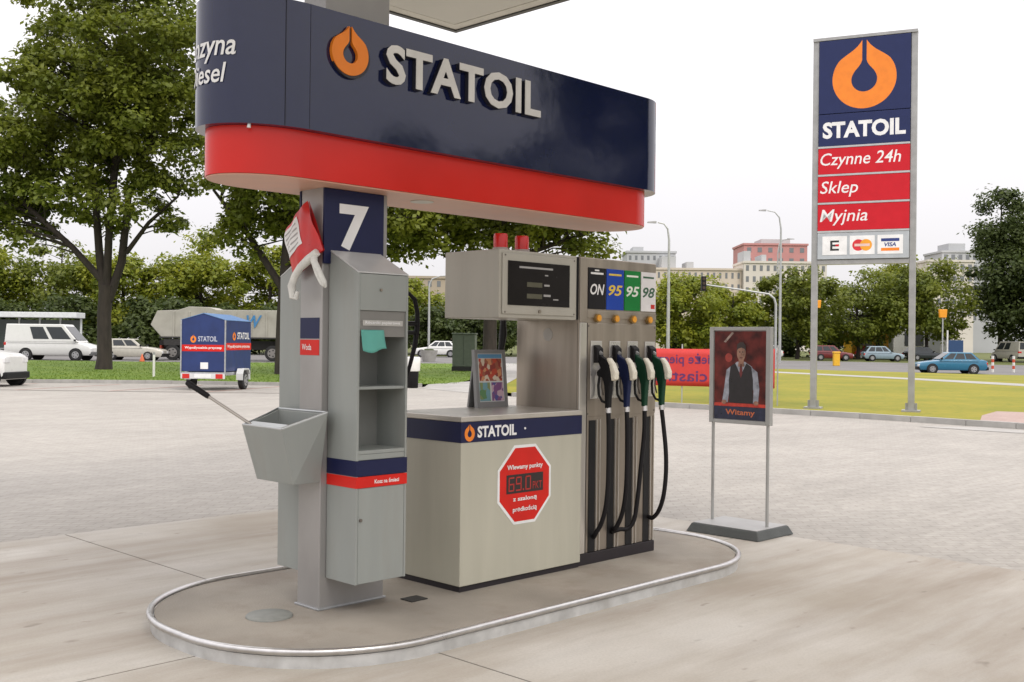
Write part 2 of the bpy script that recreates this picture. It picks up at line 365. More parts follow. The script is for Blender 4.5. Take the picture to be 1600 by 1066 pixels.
# concrete apron: joint bed + slabs
XE = [-9, -5, -.7, 3.6, 7.9]; YE = [-14, -10, -6.4, -2.8, .95, 4.81, 8.5]
ap = istruct(MB().box(XE[0], XE[-1], YE[0], YE[-1], -.05, -.002), 'concrete_apron', M('joint_filler', (.11, .10, .085), .9), label='pale concrete slab apron round the pump island')
for i in range(len(XE)-1):
    for j in range(len(YE)-1):
        g = .006
        o = MB().box(XE[i]+g, XE[i+1]-g, YE[j]+g, YE[j+1]-g, -.045, 0).build('slab', slab_m, ap)
# roads, path, lawns
near = [(-110, 60), (-70, 61), (-40, 62), (-20, 64), (0, 74), (18, 72), (28, 66), (45, 58), (80, 45), (130, 25)]
farr = [(-110, 86), (-70, 88), (-40, 90), (-20, 93), (0, 101), (18, 104), (32, 103), (60, 95), (100, 80), (150, 60)]
tag(strip(near, farr, -.02).build('road', asph), kind='structure')
lk = [(-70, 36.7), (-25, 37.05), (-17.5, 37.2), (-12.8, 37.65), (-8, 37.15), (-2.0, 38.0)]
lf = [(-80, 60.5), (-30, 62.6), (-20, 63.8), (-13, 67.5), (-7, 70.5), (.6, 73.5)]
le = [(-3.1, 37.45), (-1.5, 41), (-.7, 50), (-.5, 73.5)]
tag(strip(lk, lf, .08, 14).build('lawn', lawn_gm), kind='structure')
rk = [(-.55, 33.2), (0.05, 31.6), (3.7, 27.15), (6., 25.15), (7.7, 23.55), (9.25, 21.75), (9.95, 21.05), (16.1, 14.65), (35.2, -4.8)]
rf = [(1.5, 73.2), (6, 72.6), (12, 72), (18, 71.4), (23, 68.7), (28, 65.4), (36, 61.5), (45, 57.4), (80, 44.4)]
mid = [(.55, 40), (3.5, 48)]
lawn_r = strip(rk, rf, .08, 16).build('lawn', lawn_ym); tag(lawn_r, kind='structure')
lane = strip([(-3, 36), (-2.9, 37.4), (-1.45, 41), (-.65, 50), (-.45, 74)], [(-.4, 31.9), (-.5, 33.3), (-.1, 40), (.55, 50), (1.55, 74)], .088, 6)
# ramps down to the forecourt
for i in range(7): lane.v[i] = (lane.v[i][0], lane.v[i][1], .002)
tag(lane.build('path', path_m), kind='structure')
tag(strip([(11, 69.5), (15.0, 60.2), (18.3, 52), (20.2, 43), (21.6, 34), (23, 20)], [(13.2, 70), (17.0, 60.8), (20.3, 52.5), (22.3, 43.3), (23.6, 34.2), (25, 20)], .086, 4).build('path', path_m), kind='structure')
pk = groundmat('pink_paving', (.34, .25, .22), (.40, .30, .265), 1.5, (.26, .2, .18), bs=14)
tag(strip([(9.5, 21.75), (10.35, 23.6), (11.4, 25.2)], [(12.9, 18.4), (14, 20.5), (16, 23)], .086, 4).build('pavement', pk), kind='structure')
tag(strip([(8.0, 21.2), (9.3, 19.9)], [(9.3, 22.0-.75), (10.6, 20.0-.75)], .003, 2).build('pavement', path_m), kind='structure')
# kerb stones, one by one
def kerb(pts, label):
    root = thing('kerb', label, 'kerb', pts[0][0], pts[0][1]); ox, oy = pts[0]
    for (a, b) in zip(pts[:-1], pts[1:]):
        L = math.dist(a, b); n = max(1, round(L/1.0))
        for i in range(n):
            t0, t1 = (i+.006)/n, (i+1-.006)/n
            p = [a[k]+(b[k]-a[k])*t0 for k in (0, 1)]; q = [a[k]+(b[k]-a[k])*t1 for k in (0, 1)]
            nx, ny = -(q[1]-p[1])/L*n*.16/1, (q[0]-p[0])/L*n*.16/1
            dz = random.uniform(-.004, .004)
            pts8 = [(p[0], p[1]), (q[0], q[1]), (q[0]+nx, q[1]+ny), (p[0]+nx, p[1]+ny)]
            mb = MB().hexa([(x-ox, y-oy, -.1) for x, y in pts8]+[(x-ox, y-oy, .115+dz) for x, y in pts8])
            mb.build('kerb_stone', conc_l, root)
kerb([(-32, 36.85), (-25, 36.9), (-17.5, 37.02), (-12.8, 37.5), (-8, 37.0), (-3.1, 37.3)], 'pale concrete kerb along the green lawn behind the blue trailer')
kerb([(0, 31.4), (3.6, 27.0), (5.9, 25.0), (7.6, 23.4), (9.15, 21.6), (9.83, 20.9), (13, 17.6)], 'long concrete kerb along the yellowish lawn below the tall price pylon')
# red bay lines on the forecourt in front of the left kerb
for i, u in enumerate((-19, -16.2, -13.4, -10.6, -7.8)):
    a = (u, 36.6); b = (u-1.5+.02*i, 31.8)
    mb = MB(); mb.v = [(a[0], a[1], .0), (a[0]+.12, a[1], .0), (b[0]+.12, b[1], .0), (b[0], b[1], .0)]; mb.f = [(0, 3, 2, 1)]; mb.sm = [False]
    o = mb.build('bay_line', M('worn_red_paint', (.36, .19, .155), .8, var=.3, vs=9)); tag(o, kind='structure')
mb = MB(); mb.v = [(-30, 32.0, .001), (-6, 31.6, .001), (-6, 31.75, .001), (-30, 32.15, .001)]; mb.f = [(0, 1, 2, 3)]; mb.sm = [False]
tag(mb.build('drain_line', M('joint_filler', (.1, .1, .1))), kind='structure')
#==MARK1==

# =================================================================== PUMP ISLAND
def rrect(x0, x1, y0, y1, r, n=14):
    out = []
    for cx, cy, a0 in ((x1-r, y0+r, -90), (x1-r, y1-r, 0), (x0+r, y1-r, 90), (x0+r, y0+r, 180)):
        out += [(cx+r*math.cos(R(a0+90*i/n)), cy+r*math.sin(R(a0+90*i/n))) for i in range(n+1)]
    return out
ISZ = .08
isl_m = M('island_concrete', (.27, .242, .202), .8, var=.22, vs=1.4, bump=.3, bs=90, dirt=(2.2, .75, (.185, .145, .11)))
isl = istruct(MB().prism(rrect(2.70, 6.92, 4.05, 5.90, .85), -.05, ISZ), 'pump_island', isl_m, 4.8, 4.975, label='raised concrete pump island with rounded ends')
o = MB().prism(rrect(2.682, 6.938, 4.032, 5.918, .868, 20), .0, ISZ-.022, smooth=True).build('edge_plate', M('edge_zinc', (.60, .61, .61), .38, metal=.6, var=.16, vs=9, dirt=(4., .45, (.36, .34, .31))), isl, (4.8, 4.975, 0))
ring = rrect(2.675, 6.945, 4.025, 5.925, .875, 20); ring.append(ring[0]); ring.append(ring[1])
o = MB().tube([(x, y, ISZ+.002) for x, y in ring], .0175, 12, caps=False).build('steel_rail', tube_m, isl, (4.8, 4.975, 0))
mb = MB().lathe([(0, .012), (.118, .012), (.125, .006), (.125, 0)], 28)
o = mb.build('manhole_cover', M('cover_grey', (.21, .215, .195), .6, var=.12, vs=20)); o.location = I(3.205, 4.955, ISZ); o.rotation_euler = (0, 0, TH)
tag(o, 'small round grey cover lying flat on the island by the column foot', 'manhole cover')
mb = MB().box(-.06, .06, -.05, .05, 0, .006); o = mb.build('drain_cover', M('drain_dark', (.02, .018, .016), .7)); o.location = I(4.02, 4.72, ISZ); o.rotation_euler = (0, 0, TH)
tag(o, 'small dark drain plate in the island under the grey cabinet', 'drain')

# ---- column
CX0, CX1, CY0, CY1 = 3.465, 3.915, 4.872, 5.078
col = ithing('support_column', 'tall silver grey steel column carrying the blue number seven panel', 'column', 3.69, 4.975, ISZ)
part(MB().box(CX0, CX1, CY0, CY1, ISZ, 4.97), 'post', paint_s, col, .006)
part(MB().box(CX0-.012, CX1+.012, CY0-.012, CY1+.012, ISZ, ISZ+.012), 'base_plate', galv, col, .003)
np_ = part(MB().box(3.462, 3.876, CY0-.017, CY0-.002, 1.985, 2.40), 'number_panel', navy_f, col, .002)
tag(np_, 'navy panel with a white figure 7')
face_text(col, '7', lambda x, y, h: (x, CY0-.0185-h, y), 3.562, 3.765, 2.066, 2.322, white_p, 'figure', bold=.035, sub=np_)
part(MB().box(3.462, 3.876, CY1+.002, CY1+.017, 1.985, 2.40), 'number_panel', navy_f, col, .002)
st = part(MB().box(CX0-.0022, CX0-.0004, 4.893, 5.074, 1.572, 1.688), 'sticker', navy_f, col)
st = part(MB().box(CX0-.0022, CX0-.0004, 4.893, 5.074, 1.480, 1.566), 'sticker', red_f, col)
face_text(col, 'Woda', lambda x, y, h: (CX0-.0030, x, y), 5.055, 4.965, 1.508, 1.542, white_p, bold=.008, sub=st)

# ---- service cabinets on both sides of the column
def cabinet(name, label, sgn):
    X0, X1 = 3.508, 3.855
    yb, yf = (CY0-.004, 4.604) if sgn < 0 else (CY1+.004, 5.346)     # back (at the column) and front
    th = ithing(name, label, 'cabinet', (X0+X1)/2, (yb+yf)/2, .255, 'service cabinets on the column')
    def bx(x0, x1, a, b, z0, z1): return MB().box(x0, x1, min(a, b), max(a, b), z0, z1)
    d = 1 if sgn < 0 else -1       # from front to back
    t = .014
    # side walls with sloping tops
    for x in (X0, X1-t):
        part(MB().prism([(yf, .255), (yb, .255), (yb, 2.055), (yf, 1.925)], x, x+t, 'x'), 'side_panel', paint_g, th, .002)
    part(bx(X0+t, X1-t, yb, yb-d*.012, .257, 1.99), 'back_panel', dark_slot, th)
    part(MB().prism([(yf, 1.9265), (yb, 2.0565), (yb, 2.066), (yf, 1.9345)], X0-.001, X1+.001, 'x'), 'roof', M('cabinet_roof', (.50, .51, .50), .3), th, .002)
    part(bx(X0+t, X1-t, yf, yf+d*.014, 1.727, 1.924), 'header_panel', paint_g, th, .002)
    part(bx(X0+t, X1-t, yf+d*.01, yb, 1.30, 1.316), 'shelf', paint_g, th, .002)
    part(bx(X0+t, X1-t, yf+d*.002, yb, .952, .972), 'shelf', paint_g, th, .002)
    part(bx(X0+t, X1-t, yf+d*.004, yf+d*.016, .92, .951), 'front_rail', paint_g, th, .002)
    part(bx(X0+t, X1-t, yf+d*.01, yf+d*.02, 1.585, 1.726), 'towel_panel', M('towel_panel_grey', (.20, .195, .18), .45), th, .002)
    part(bx(X0+.035, X1-.035, yf+d*.004, yf+d*.009, 1.645, 1.675), 'label_strip', M('label_grey', (.42, .41, .38), .5), th)
    dr = part(bx(X0+t+.002, X1-t-.002, yf+d*.001, yf+d*.016, .257, .770), 'door', paint_g, th, .002)
    part(MB().disc((X0+.03, yf-d*.002, .60), (0, 1, 0), .009, .012, 12), 'lock', steel_d, th, sub=dr)
    # blue and red film bands that wrap the front and both sides
    for nm, mt, z0, z1 in (('band', navy_f, .835, .919), ('band', red_f, .772, .832)):
        e = .0022
        mbb = bx(X0-e, X1+e, yf, yf-d*e, z0, z1)
        for xx in ((X0-e, X0), (X1, X1+e)): mbb.box(xx[0], xx[1], min(yf, yb), max(yf, yb), z0, z1)
        b_ = part(mbb, nm, mt, th)
    return th, yf, d
cab, yf, dd = cabinet('service_cabinet', 'grey shelf cabinet with paper towel slot and open compartments on the column', -1)
cab2, _, _ = cabinet('service_cabinet', 'grey cabinet behind the column, only its blank side showing', 1)
bands = [o for o in cab.children if o.name.startswith('band')]
face_text(cab, 'Kosz na śmieci', lambda x, y, h: (x, yf-.0030, y), 3.63, 3.80, .790, .814, white_p, bold=.02, sub=bands[1])
strp = [o for o in cab.children if o.name.startswith('label_strip')][0]
face_text(cab, 'Ręczniki papierowe', lambda x, y, h: (x, yf+.0032, y), 3.56, 3.80, 1.650, 1.671, white_p, bold=.02, sub=strp)
part(MB().disc((3.66, yf-.001, 1.84), (0, 1, 0), .008, .012, 12), 'lock', steel, cab)
# teal paper towel hanging out of the slot
mb = MB(); nx, nz = 10, 8
for j in range(nz+1):
    for i in range(nx+1):
        t = i/nx; s = j/nz
        mb.v.append((3.525+.158*t+.008*s, yf-.006-.014*s+.006*math.sin(t*7+s*2), 1.622-.112*s-.012*math.sin(t*5)*s*s))
mb.f = [(j*(nx+1)+i, j*(nx+1)+i+1, (j+1)*(nx+1)+i+1, (j+1)*(nx+1)+i) for j in range(nz) for i in range(nx)]; mb.sm = [True]*len(mb.f)
o = mb.build('paper_towel', teal, None, (3.6, yf, 1.5)); o.location = I(3.6, yf, 1.5); o.rotation_euler = (0, 0, TH)
sd = o.modifiers.new('s', 'SOLIDIFY'); sd.thickness = .0015
tag(o, 'crumpled teal paper towel hanging from the cabinet slot', 'paper towel')
# hose looped on the far corner of the cabinet
hs = ithing('air_hose', 'black hose and fittings on a thin post behind the counter', 'hose', 4.45, 5.42, ISZ)
part(MB().tube([(4.43, 5.42, ISZ), (4.43, 5.42, 1.90)], .014, 10), 'post', black_p, hs)
P3 = [(4.43, 5.42, 1.89), (4.52, 5.41, 1.885), (4.575, 5.40, 1.84), (4.60, 5.40, 1.75), (4.60, 5.40, 1.66), (4.585, 5.40, 1.55), (4.56, 5.41, 1.44), (4.53, 5.42, 1.32), (4.50, 5.43, .9), (4.47, 5.43, ISZ+.02)]
part(MB().tube(P3, [.010, .012, .014, .016, .018, .017, .014, .012, .012, .012], 10), 'hose', black_r, hs)
part(MB().tube([(4.43, 5.42, 1.68), (4.60, 5.40, 1.68)], .016, 8), 'bracket', black_p, hs); part(MB().tube([(4.43, 5.42, 1.62), (4.60, 5.40, 1.62)], .013, 8), 'bracket', black_p, hs)

# ---- water bucket on the column, squeegee in it
bk = ithing('water_bucket', 'grey metal water trough with sloping rim fixed to the column', 'bucket', 3.40, 5.04, .78)
top = [(3.20, 4.85, 1.085), (3.455, 4.79, 1.168), (3.455, 5.27, 1.168), (3.20, 5.24, 1.085)]
bot = [(3.285, 4.86, .785), (3.455, 4.86, .785), (3.455, 5.22, .785), (3.285, 5.22, .785)]
def lerp3(a, b, t): return tuple(a[i]+(b[i]-a[i])*t for i in range(3))
cen = tuple(sum(p[i] for p in top)/4 for i in range(3)); cenb = tuple(sum(p[i] for p in bot)/4 for i in range(3))
itop = [lerp3(p, cen, .09) for p in top]; ibot = [lerp3(lerp3(bot[i], cenb, .1), top[i], .55) for i in range(4)]
mb = MB().add(bot+top+itop+ibot, [(3, 2, 1, 0)]+[(i, (i+1) % 4, 4+(i+1) % 4, 4+i) for i in range(4)]+[(4+i, 4+(i+1) % 4, 8+(i+1) % 4, 8+i) for i in range(4)]+[(8+i, 8+(i+1) % 4, 12+(i+1) % 4, 12+i) for i in range(4)]+[(12, 13, 14, 15)])
part(mb, 'body', paint_g, bk, .003)
rimp = [lerp3(p, cen, .03) for p in top]; rimp = [(p[0], p[1], p[2]+.004) for p in rimp]
part(MB().tube(rimp+[rimp[0], rimp[1]], .008, 8, caps=False), 'rim', M('rim_alu', (.5, .52, .52), .3, metal=.6), bk)
lid = [lerp3(itop[0], itop[3], .0), lerp3(itop[0], itop[3], 1.), lerp3(itop[3], itop[2], .22), lerp3(itop[0], itop[1], .22)]
part(MB().hexa([(p[0], p[1], p[2]-.006) for p in lid]+[(p[0], p[1], p[2]+.003) for p in lid]), 'front_ledge', M('rim_alu', (.5, .52, .52)), bk)
wq = [lerp3(ibot[i], itop[i], .35) for i in range(4)]; zz = sum(p[2] for p in wq)/4
part(MB().add([(p[0], p[1], zz) for p in wq], [(0, 1, 2, 3)]), 'water', M('dark_water', (.05, .06, .055), .06), bk)
sq = ithing('squeegee', 'window squeegee with black grip leaning out of the water trough', 'squeegee', 3.33, 5.04, 1.0)
a, b = Vector((3.34, 5.06, .985)), Vector((3.02, 5.48, 1.305)); dirv = b-a
part(MB().tube([a, a+dirv*.99], .0085, 10), 'handle', M('aluminium', (.45, .42, .38), .4, metal=.6), sq)
part(MB().tube([a+dirv*.80, a+dirv*.82, a+dirv*1.04, a+dirv*1.05], [.013, .016, .017, .012], 12), 'grip', black_r, sq)
part(MB().box(3.31, 3.33, 4.97, 5.15, .955, .99), 'blade', black_r, sq, .003)

# ---- red and white glove bag hung on the column
bagt = ithing('glove_bag', 'red plastic bag with white label and white gloves hung on the column', 'bag', 3.44, 4.98, 1.95)
cor = [(4.948, 2.330), (5.178, 2.168), (5.085, 1.900), (4.800, 2.052)]      # (Y, z) of the tilted bag seen on the column face
mb = MB(); n = 10
for side in (0, 1):
    for j in range(n+1):
        for i in range(n+1):
            s, t = i/n, j/n
            y = (cor[0][0]*(1-s)+cor[1][0]*s)*(1-t)+(cor[3][0]*(1-s)+cor[2][0]*s)*t
            z = (cor[0][1]*(1-s)+cor[1][1]*s)*(1-t)+(cor[3][1]*(1-s)+cor[2][1]*s)*t
            th_ = .034*math.sin(math.pi*min(1, .08+s*.92))**.5*math.sin(math.pi*(.1+.8*t))**.5+.006*math.sin(7*s+5*t)+.004*math.sin(17*s-11*t)
            mb.v.append((3.425-(th_ if side == 0 else -.02*th_*10), y, z))
for side in (0, 1):
    o_ = side*(n+1)**2
    for j in range(n):
        for i in range(n): mb.f.append(tuple(o_+k for k in (j*(n+1)+i, j*(n+1)+i+1, (j+1)*(n+1)+i+1, (j+1)*(n+1)+i))); mb.sm.append(True)
bagm = M('red_bag', (.55, .02, .02), .3, var=.12, vs=9)
part(mb, 'pouch', bagm, bagt)
def bagp(s, t, out):
    y = (cor[0][0]*(1-s)+cor[1][0]*s)*(1-t)+(cor[3][0]*(1-s)+cor[2][0]*s)*t
    z = (cor[0][1]*(1-s)+cor[1][1]*s)*(1-t)+(cor[3][1]*(1-s)+cor[2][1]*s)*t
    th_ = .034*math.sin(math.pi*min(1, .08+s*.92))**.5*math.sin(math.pi*(.1+.8*t))**.5+.006*math.sin(7*s+5*t)+.004*math.sin(17*s-11*t)
    return (3.425-th_-.0025-out, y, z)
def bagpatch(mb, s0, s1, t0, t1, out, n=8):
    g = [bagp(s0+(s1-s0)*i/n, t0+(t1-t0)*j/n, out) for j in range(n+1) for i in range(n+1)]
    return mb.add(g, [(j*(n+1)+i, j*(n+1)+i+1, (j+1)*(n+1)+i+1, (j+1)*(n+1)+i) for j in range(n) for i in range(n)], True)
lab = part(bagpatch(MB(), .40, .96, .06, .62, 0), 'label', white_p, bagt)
mb = MB()
for k in range(5):
    t0 = .13+.1*k; part(bagpatch(MB(), .48, .90, t0, t0+.035, .001, 4), 'print_line', grey_print, bagt, sub=lab)
cloth = M('white_cloth', (.62, .62, .58), .8, var=.1, vs=30)
part(MB().tube([(3.40, 4.86, 2.03), (3.38, 4.83, 1.99), (3.375, 4.775, 1.93), (3.38, 4.735, 1.875), (3.385, 4.735, 1.855), (3.385, 4.765, 1.87), (3.385, 4.805, 1.92), (3.39, 4.845, 1.985), (3.40, 4.88, 2.02)], [.018, .019, .017, .014, .012, .013, .015, .017, .018], 8), 'strap', cloth, bagt)
part(MB().tube([(3.40, 4.83, 2.04), (3.385, 4.89, 2.0), (3.38, 4.96, 1.96), (3.38, 5.01, 1.915), (3.375, 5.035, 1.86), (3.38, 5.025, 1.80), (3.385, 5.005, 1.795), (3.385, 4.99, 1.83)], [.022, .026, .022, .021, .023, .021, .016, .01], 9), 'glove', cloth, bagt)

# ---- counter cabinet
KX0, KX1, KY0, KY1 = 4.308, 5.392, 4.648, 5.302
ct = ithing('counter_cabinet', 'pale grey counter with navy band and red octagon sticker beside the pump', 'counter', 4.85, 4.975, ISZ)
part(MB().box(KX0+.012, KX1, KY0+.014, KY1-.014, ISZ, ISZ+.036), 'plinth', plinth_m, ct)
part(MB().box(KX0, KX1, KY0, KY1, ISZ+.036, 1.088), 'body', counter_m, ct, .004)
part(MB().box(KX0-.006, KX1, KY0-.006, KY1+.006, 1.089, 1.122), 'top', top_m, ct, .005)
bd = part(MB().box(KX0-.003, KX1, KY0-.003, KY1+.003, .966, 1.0875), 'band', navy_f, ct)
lv, lff = logo2d()
fr = lambda x, y, h: (x, KY0-.0042-h, y)
face_text(ct, '', fr, 4.332, 4.414, .972, 1.075, orange, 'logo', sub=bd, v2f=(lv, lff))
face_text(ct, 'STATOIL', fr, 4.437, 4.772, .990, 1.060, white_p, bold=.035, sub=bd)
part(MB().disc((4.846, KY0-.004, 1.028), (0, 1, 0), .007, .008, 10), 'rivet', white_p, ct, sub=bd)
def octa(cx, cz, hw, hh, c): return [(cx+hw*a, cz+hh*b) for a, b in ((-c, -1), (c, -1), (1, -c), (1, c), (c, 1), (-c, 1), (-1, c), (-1, -c))]
oc = part(MB().prism(octa(4.853, .680, .240, .246, .40), KY0-.002, KY0-.0006, 'y'), 'octagon_sticker', white_p, ct); tag(oc, 'red octagon sticker with digital figures and white border')
part(MB().prism(octa(4.853, .680, .222, .228, .40), KY0-.0034, KY0-.0022, 'y'), 'red_field', red_f, ct, sub=oc)
part(MB().box(4.688, 5.018, KY0-.0046, KY0-.0036, .628, .745), 'digit_panel', M('digit_black', (.02, .012, .012), .4), ct, sub=oc)
fr2 = lambda x, y, h: (x, KY0-.0056, y)
digm = M('digit_red', (.42, .02, .015), .4)
def seg(ch, x, z, w, h, t):
    S = {'a': (x, x+w, z+h-t, z+h), 'g': (x, x+w, z+h/2-t/2, z+h/2+t/2), 'd': (x, x+w, z, z+t), 'f': (x, x+t, z+h/2, z+h), 'b': (x+w-t, x+w, z+h/2, z+h), 'e': (x, x+t, z, z+h/2), 'c': (x+w-t, x+w, z, z+h/2)}
    return [S[k] for k in {'6': 'afgecd', '9': 'abfgcd', '0': 'abcdef'}[ch]]
mb = MB()
for ch, x in (('6', 4.705), ('9', 4.770), ('0', 4.855)):
    for (x0, x1, z0, z1) in seg(ch, x, .642, .050, .088, .0085): mb.add([(x0, KY0-.0056, z0), (x1, KY0-.0056, z0), (x1, KY0-.0056, z1), (x0, KY0-.0056, z1)], [(0, 1, 2, 3)])
mb.add([(4.831, KY0-.0056, .642), (4.842, KY0-.0056, .642), (4.842, KY0-.0056, .653), (4.831, KY0-.0056, .653)], [(0, 1, 2, 3)])
part(mb, 'digits', digm, ct, sub=oc)
face_text(ct, 'PKT', fr2, 4.922, 5.005, .645, .690, digm, sub=oc, bold=0)
face_text(ct, 'Wlewamy punkty', fr2, 4.692, 5.012, .768, .806, white_p, sub=oc, bold=.02)
face_text(ct, 'z szaloną', fr2, 4.745, 4.960, .572, .606, white_p, sub=oc, bold=.02)
face_text(ct, 'prędkością', fr2, 4.745, 4.960, .505, .545, white_p, sub=oc, bold=.02)

# ---- brochure stand on the counter
bs = ithing('brochure_stand', 'small grey framed stand with colourful leaflet on the counter', 'brochure stand', 5.11, 5.22, 1.122)
def tilt(z): return 5.205+(z-1.122)*.10
mb = MB()
for (x0, x1, z0, z1) in ((4.972, 4.998, 1.122, 1.512), (5.238, 5.264, 1.122, 1.512), (4.998, 5.238, 1.486, 1.512), (4.998, 5.238, 1.122, 1.160)):
    mb.hexa([(x0, tilt(z0), z0), (x1, tilt(z0), z0), (x1, tilt(z0)+.03, z0), (x0, tilt(z0)+.03, z0), (x0, tilt(z1), z1), (x1, tilt(z1), z1), (x1, tilt(z1)+.03, z1), (x0, tilt(z1)+.03, z1)])
part(mb, 'frame', M('stand_grey', (.24, .24, .24), .4, metal=.4), bs)
part(MB().hexa([(4.975, 5.30, 1.122), (5.26, 5.30, 1.122), (5.26, 5.315, 1.122), (4.975, 5.315, 1.122), (4.975, 5.246, 1.50), (5.26, 5.246, 1.50), (5.26, 5.256, 1.50), (4.975, 5.256, 1.50)]), 'back_leg', M('stand_grey', (.3, .3, .3)), bs)
def bq(x0, x1, z0, z1, e): return MB().add([(x0, tilt(z0)+.006-e, z0), (x1, tilt(z0)+.006-e, z0), (x1, tilt(z1)+.006-e, z1), (x0, tilt(z1)+.006-e, z1)], [(0, 1, 2, 3)])
lf_ = part(bq(4.998, 5.238, 1.160, 1.486, 0), 'leaflet', M('leaflet_paper', (.55, .56, .54), .4), bs)
def blot(name, cols, scale):
    m = bpy.data.materials.new(name); m.use_nodes = True; n = m.node_tree.nodes; l = m.node_tree.links
    t = n.new('ShaderNodeTexCoord'); vr = n.new('ShaderNodeTexVoronoi'); vr.inputs['Scale'].default_value = scale; l.new(t.outputs['Object'], vr.inputs['Vector'])
    sp = n.new('ShaderNodeSeparateColor'); l.new(vr.outputs['Color'], sp.inputs[0]); cr = n.new('ShaderNodeValToRGB'); cr.color_ramp.interpolation = 'CONSTANT'
    for i, c in enumerate(cols):
        e = cr.color_ramp.elements[i] if i < 2 else cr.color_ramp.elements.new(i/len(cols)); e.position = i/len(cols); e.color = (*c, 1)
    l.new(sp.outputs[0], cr.inputs[0]); l.new(cr.outputs[0], n['Principled BSDF'].inputs['Base Color']); n['Principled BSDF'].inputs['Roughness'].default_value = .4; return m
part(bq(5.005, 5.231, 1.455, 1.482, .001), 'print', M('print_blue', (.10, .26, .42), .4), bs, sub=lf_)
part(bq(5.010, 5.226, 1.30, 1.452, .001), 'print', blot('print_photo', [(.45, .06, .03), (.55, .25, .12), (.25, .04, .03), (.6, .5, .38), (.3, .09, .05)], 38), bs, sub=lf_)
part(bq(5.005, 5.105, 1.165, 1.290, .001), 'print', blot('print_green', [(.10, .22, .09), (.15, .30, .33), (.2, .25, .1)], 25), bs, sub=lf_)
part(bq(5.118, 5.231, 1.165, 1.290, .001), 'print', blot('print_violet', [(.2, .08, .2), (.5, .35, .4), (.08, .08, .25)], 30), bs, sub=lf_)

# ---- fuel dispenser: tower + display head
TX0, TX1, TY0, TY1, TZ = 5.398, 6.240, 4.687, 5.262, 2.14
fd = ithing('fuel_dispenser', 'stainless steel four nozzle fuel dispenser with cantilevered display head', 'fuel pump', 5.82, 4.975, ISZ)
part(MB().box(TX0+.005, TX1-.005, TY0-.012, TY1-.014, ISZ, ISZ+.075), 'plinth', plinth_m, fd, .003)
part(MB().box(TX0, TX1, TY0, TY1, ISZ+.076, TZ), 'tower', steel, fd, .005)
part(MB().box(TX0+.002, TX0+.070, TY0-.012, TY0-.001, ISZ+.08, 1.70), 'edge_trim', M('steel_bright', (.62, .59, .54), .3, metal=.75, stretch=(1, 1, .1)), fd, .002)
part(MB().box(TX0+.002, TX0+.074, TY0-.008, TY0-.001, 1.705, TZ-.004), 'hinge_panel', steel, fd, .002)
part(MB().box(TX0+.078, TX1-.003, TY0-.007, TY0-.001, 1.735, 1.785), 'lamp_rail', steel, fd, .002)
part(MB().box(TX0+.078, TX1-.003, TY0-.006, TY0-.001, 1.07, 1.70), 'nozzle_panel', steel, fd, .003)
disp = part(MB().box(4.647, 5.372, TY0, 5.185, 1.715, TZ), 'display_head', box_m, fd, .006)
part(MB().box(4.668, 5.350, TY0-.010, TY0-.001, 1.740, 2.118), 'bezel', box_m, fd, .004, sub=disp)
scr = part(MB().box(4.712, 5.286, TY0-.0145, TY0-.0105, 1.796, 2.072), 'screen', screen_m, fd, .001, sub=disp)
mb = MB()
for x0, x1, z0, z1, in ((4.88, 5.02, 1.915, 1.945), (4.88, 5.02, 1.842, 1.872)): mb.box(x0, x1, TY0-.0158, TY0-.0148, z0, z1)
part(mb, 'readout', lcd, fd, sub=disp)
mb = MB()
for x0, x1, z0, z1 in ((4.81, 5.12, 2.030, 2.042), (5.045, 5.075, 1.990, 1.998), (5.040, 5.090, 1.924, 1.936), (5.035, 5.100, 1.858, 1.872), (5.125, 5.175, 1.838, 1.846)): mb.box(x0, x1, TY0-.0158, TY0-.0148, z0, z1)
part(mb, 'print_line', grey_print, fd, sub=disp)
part(MB().disc((5.0, TY0-.012, 1.762), (0, 1, 0), .011, .014, 12), 'lock', steel, fd, sub=disp)
part(MB().box(5.374, TX0-.001, TY0+.004, 5.18, 1.72, TZ-.004), 'joint_gasket', black_r, fd)
# beacons
for xc in (4.868, 5.064):
    b_ = part(MB().lathe([(.052, 0), (.052, .03), (.048, .03), (.048, .032)], 20, (xc, 4.90, TZ+.001)), 'beacon', M('beacon_base', (.4, .33, .3), .4), fd)
    part(MB().lathe([(.046, .033), (.047, .105), (.042, .122), (0, .126)], 20, (xc, 4.90, TZ)), 'beacon_cap', M('beacon_red', (.62, .012, .01), .25), fd, sub=b_)
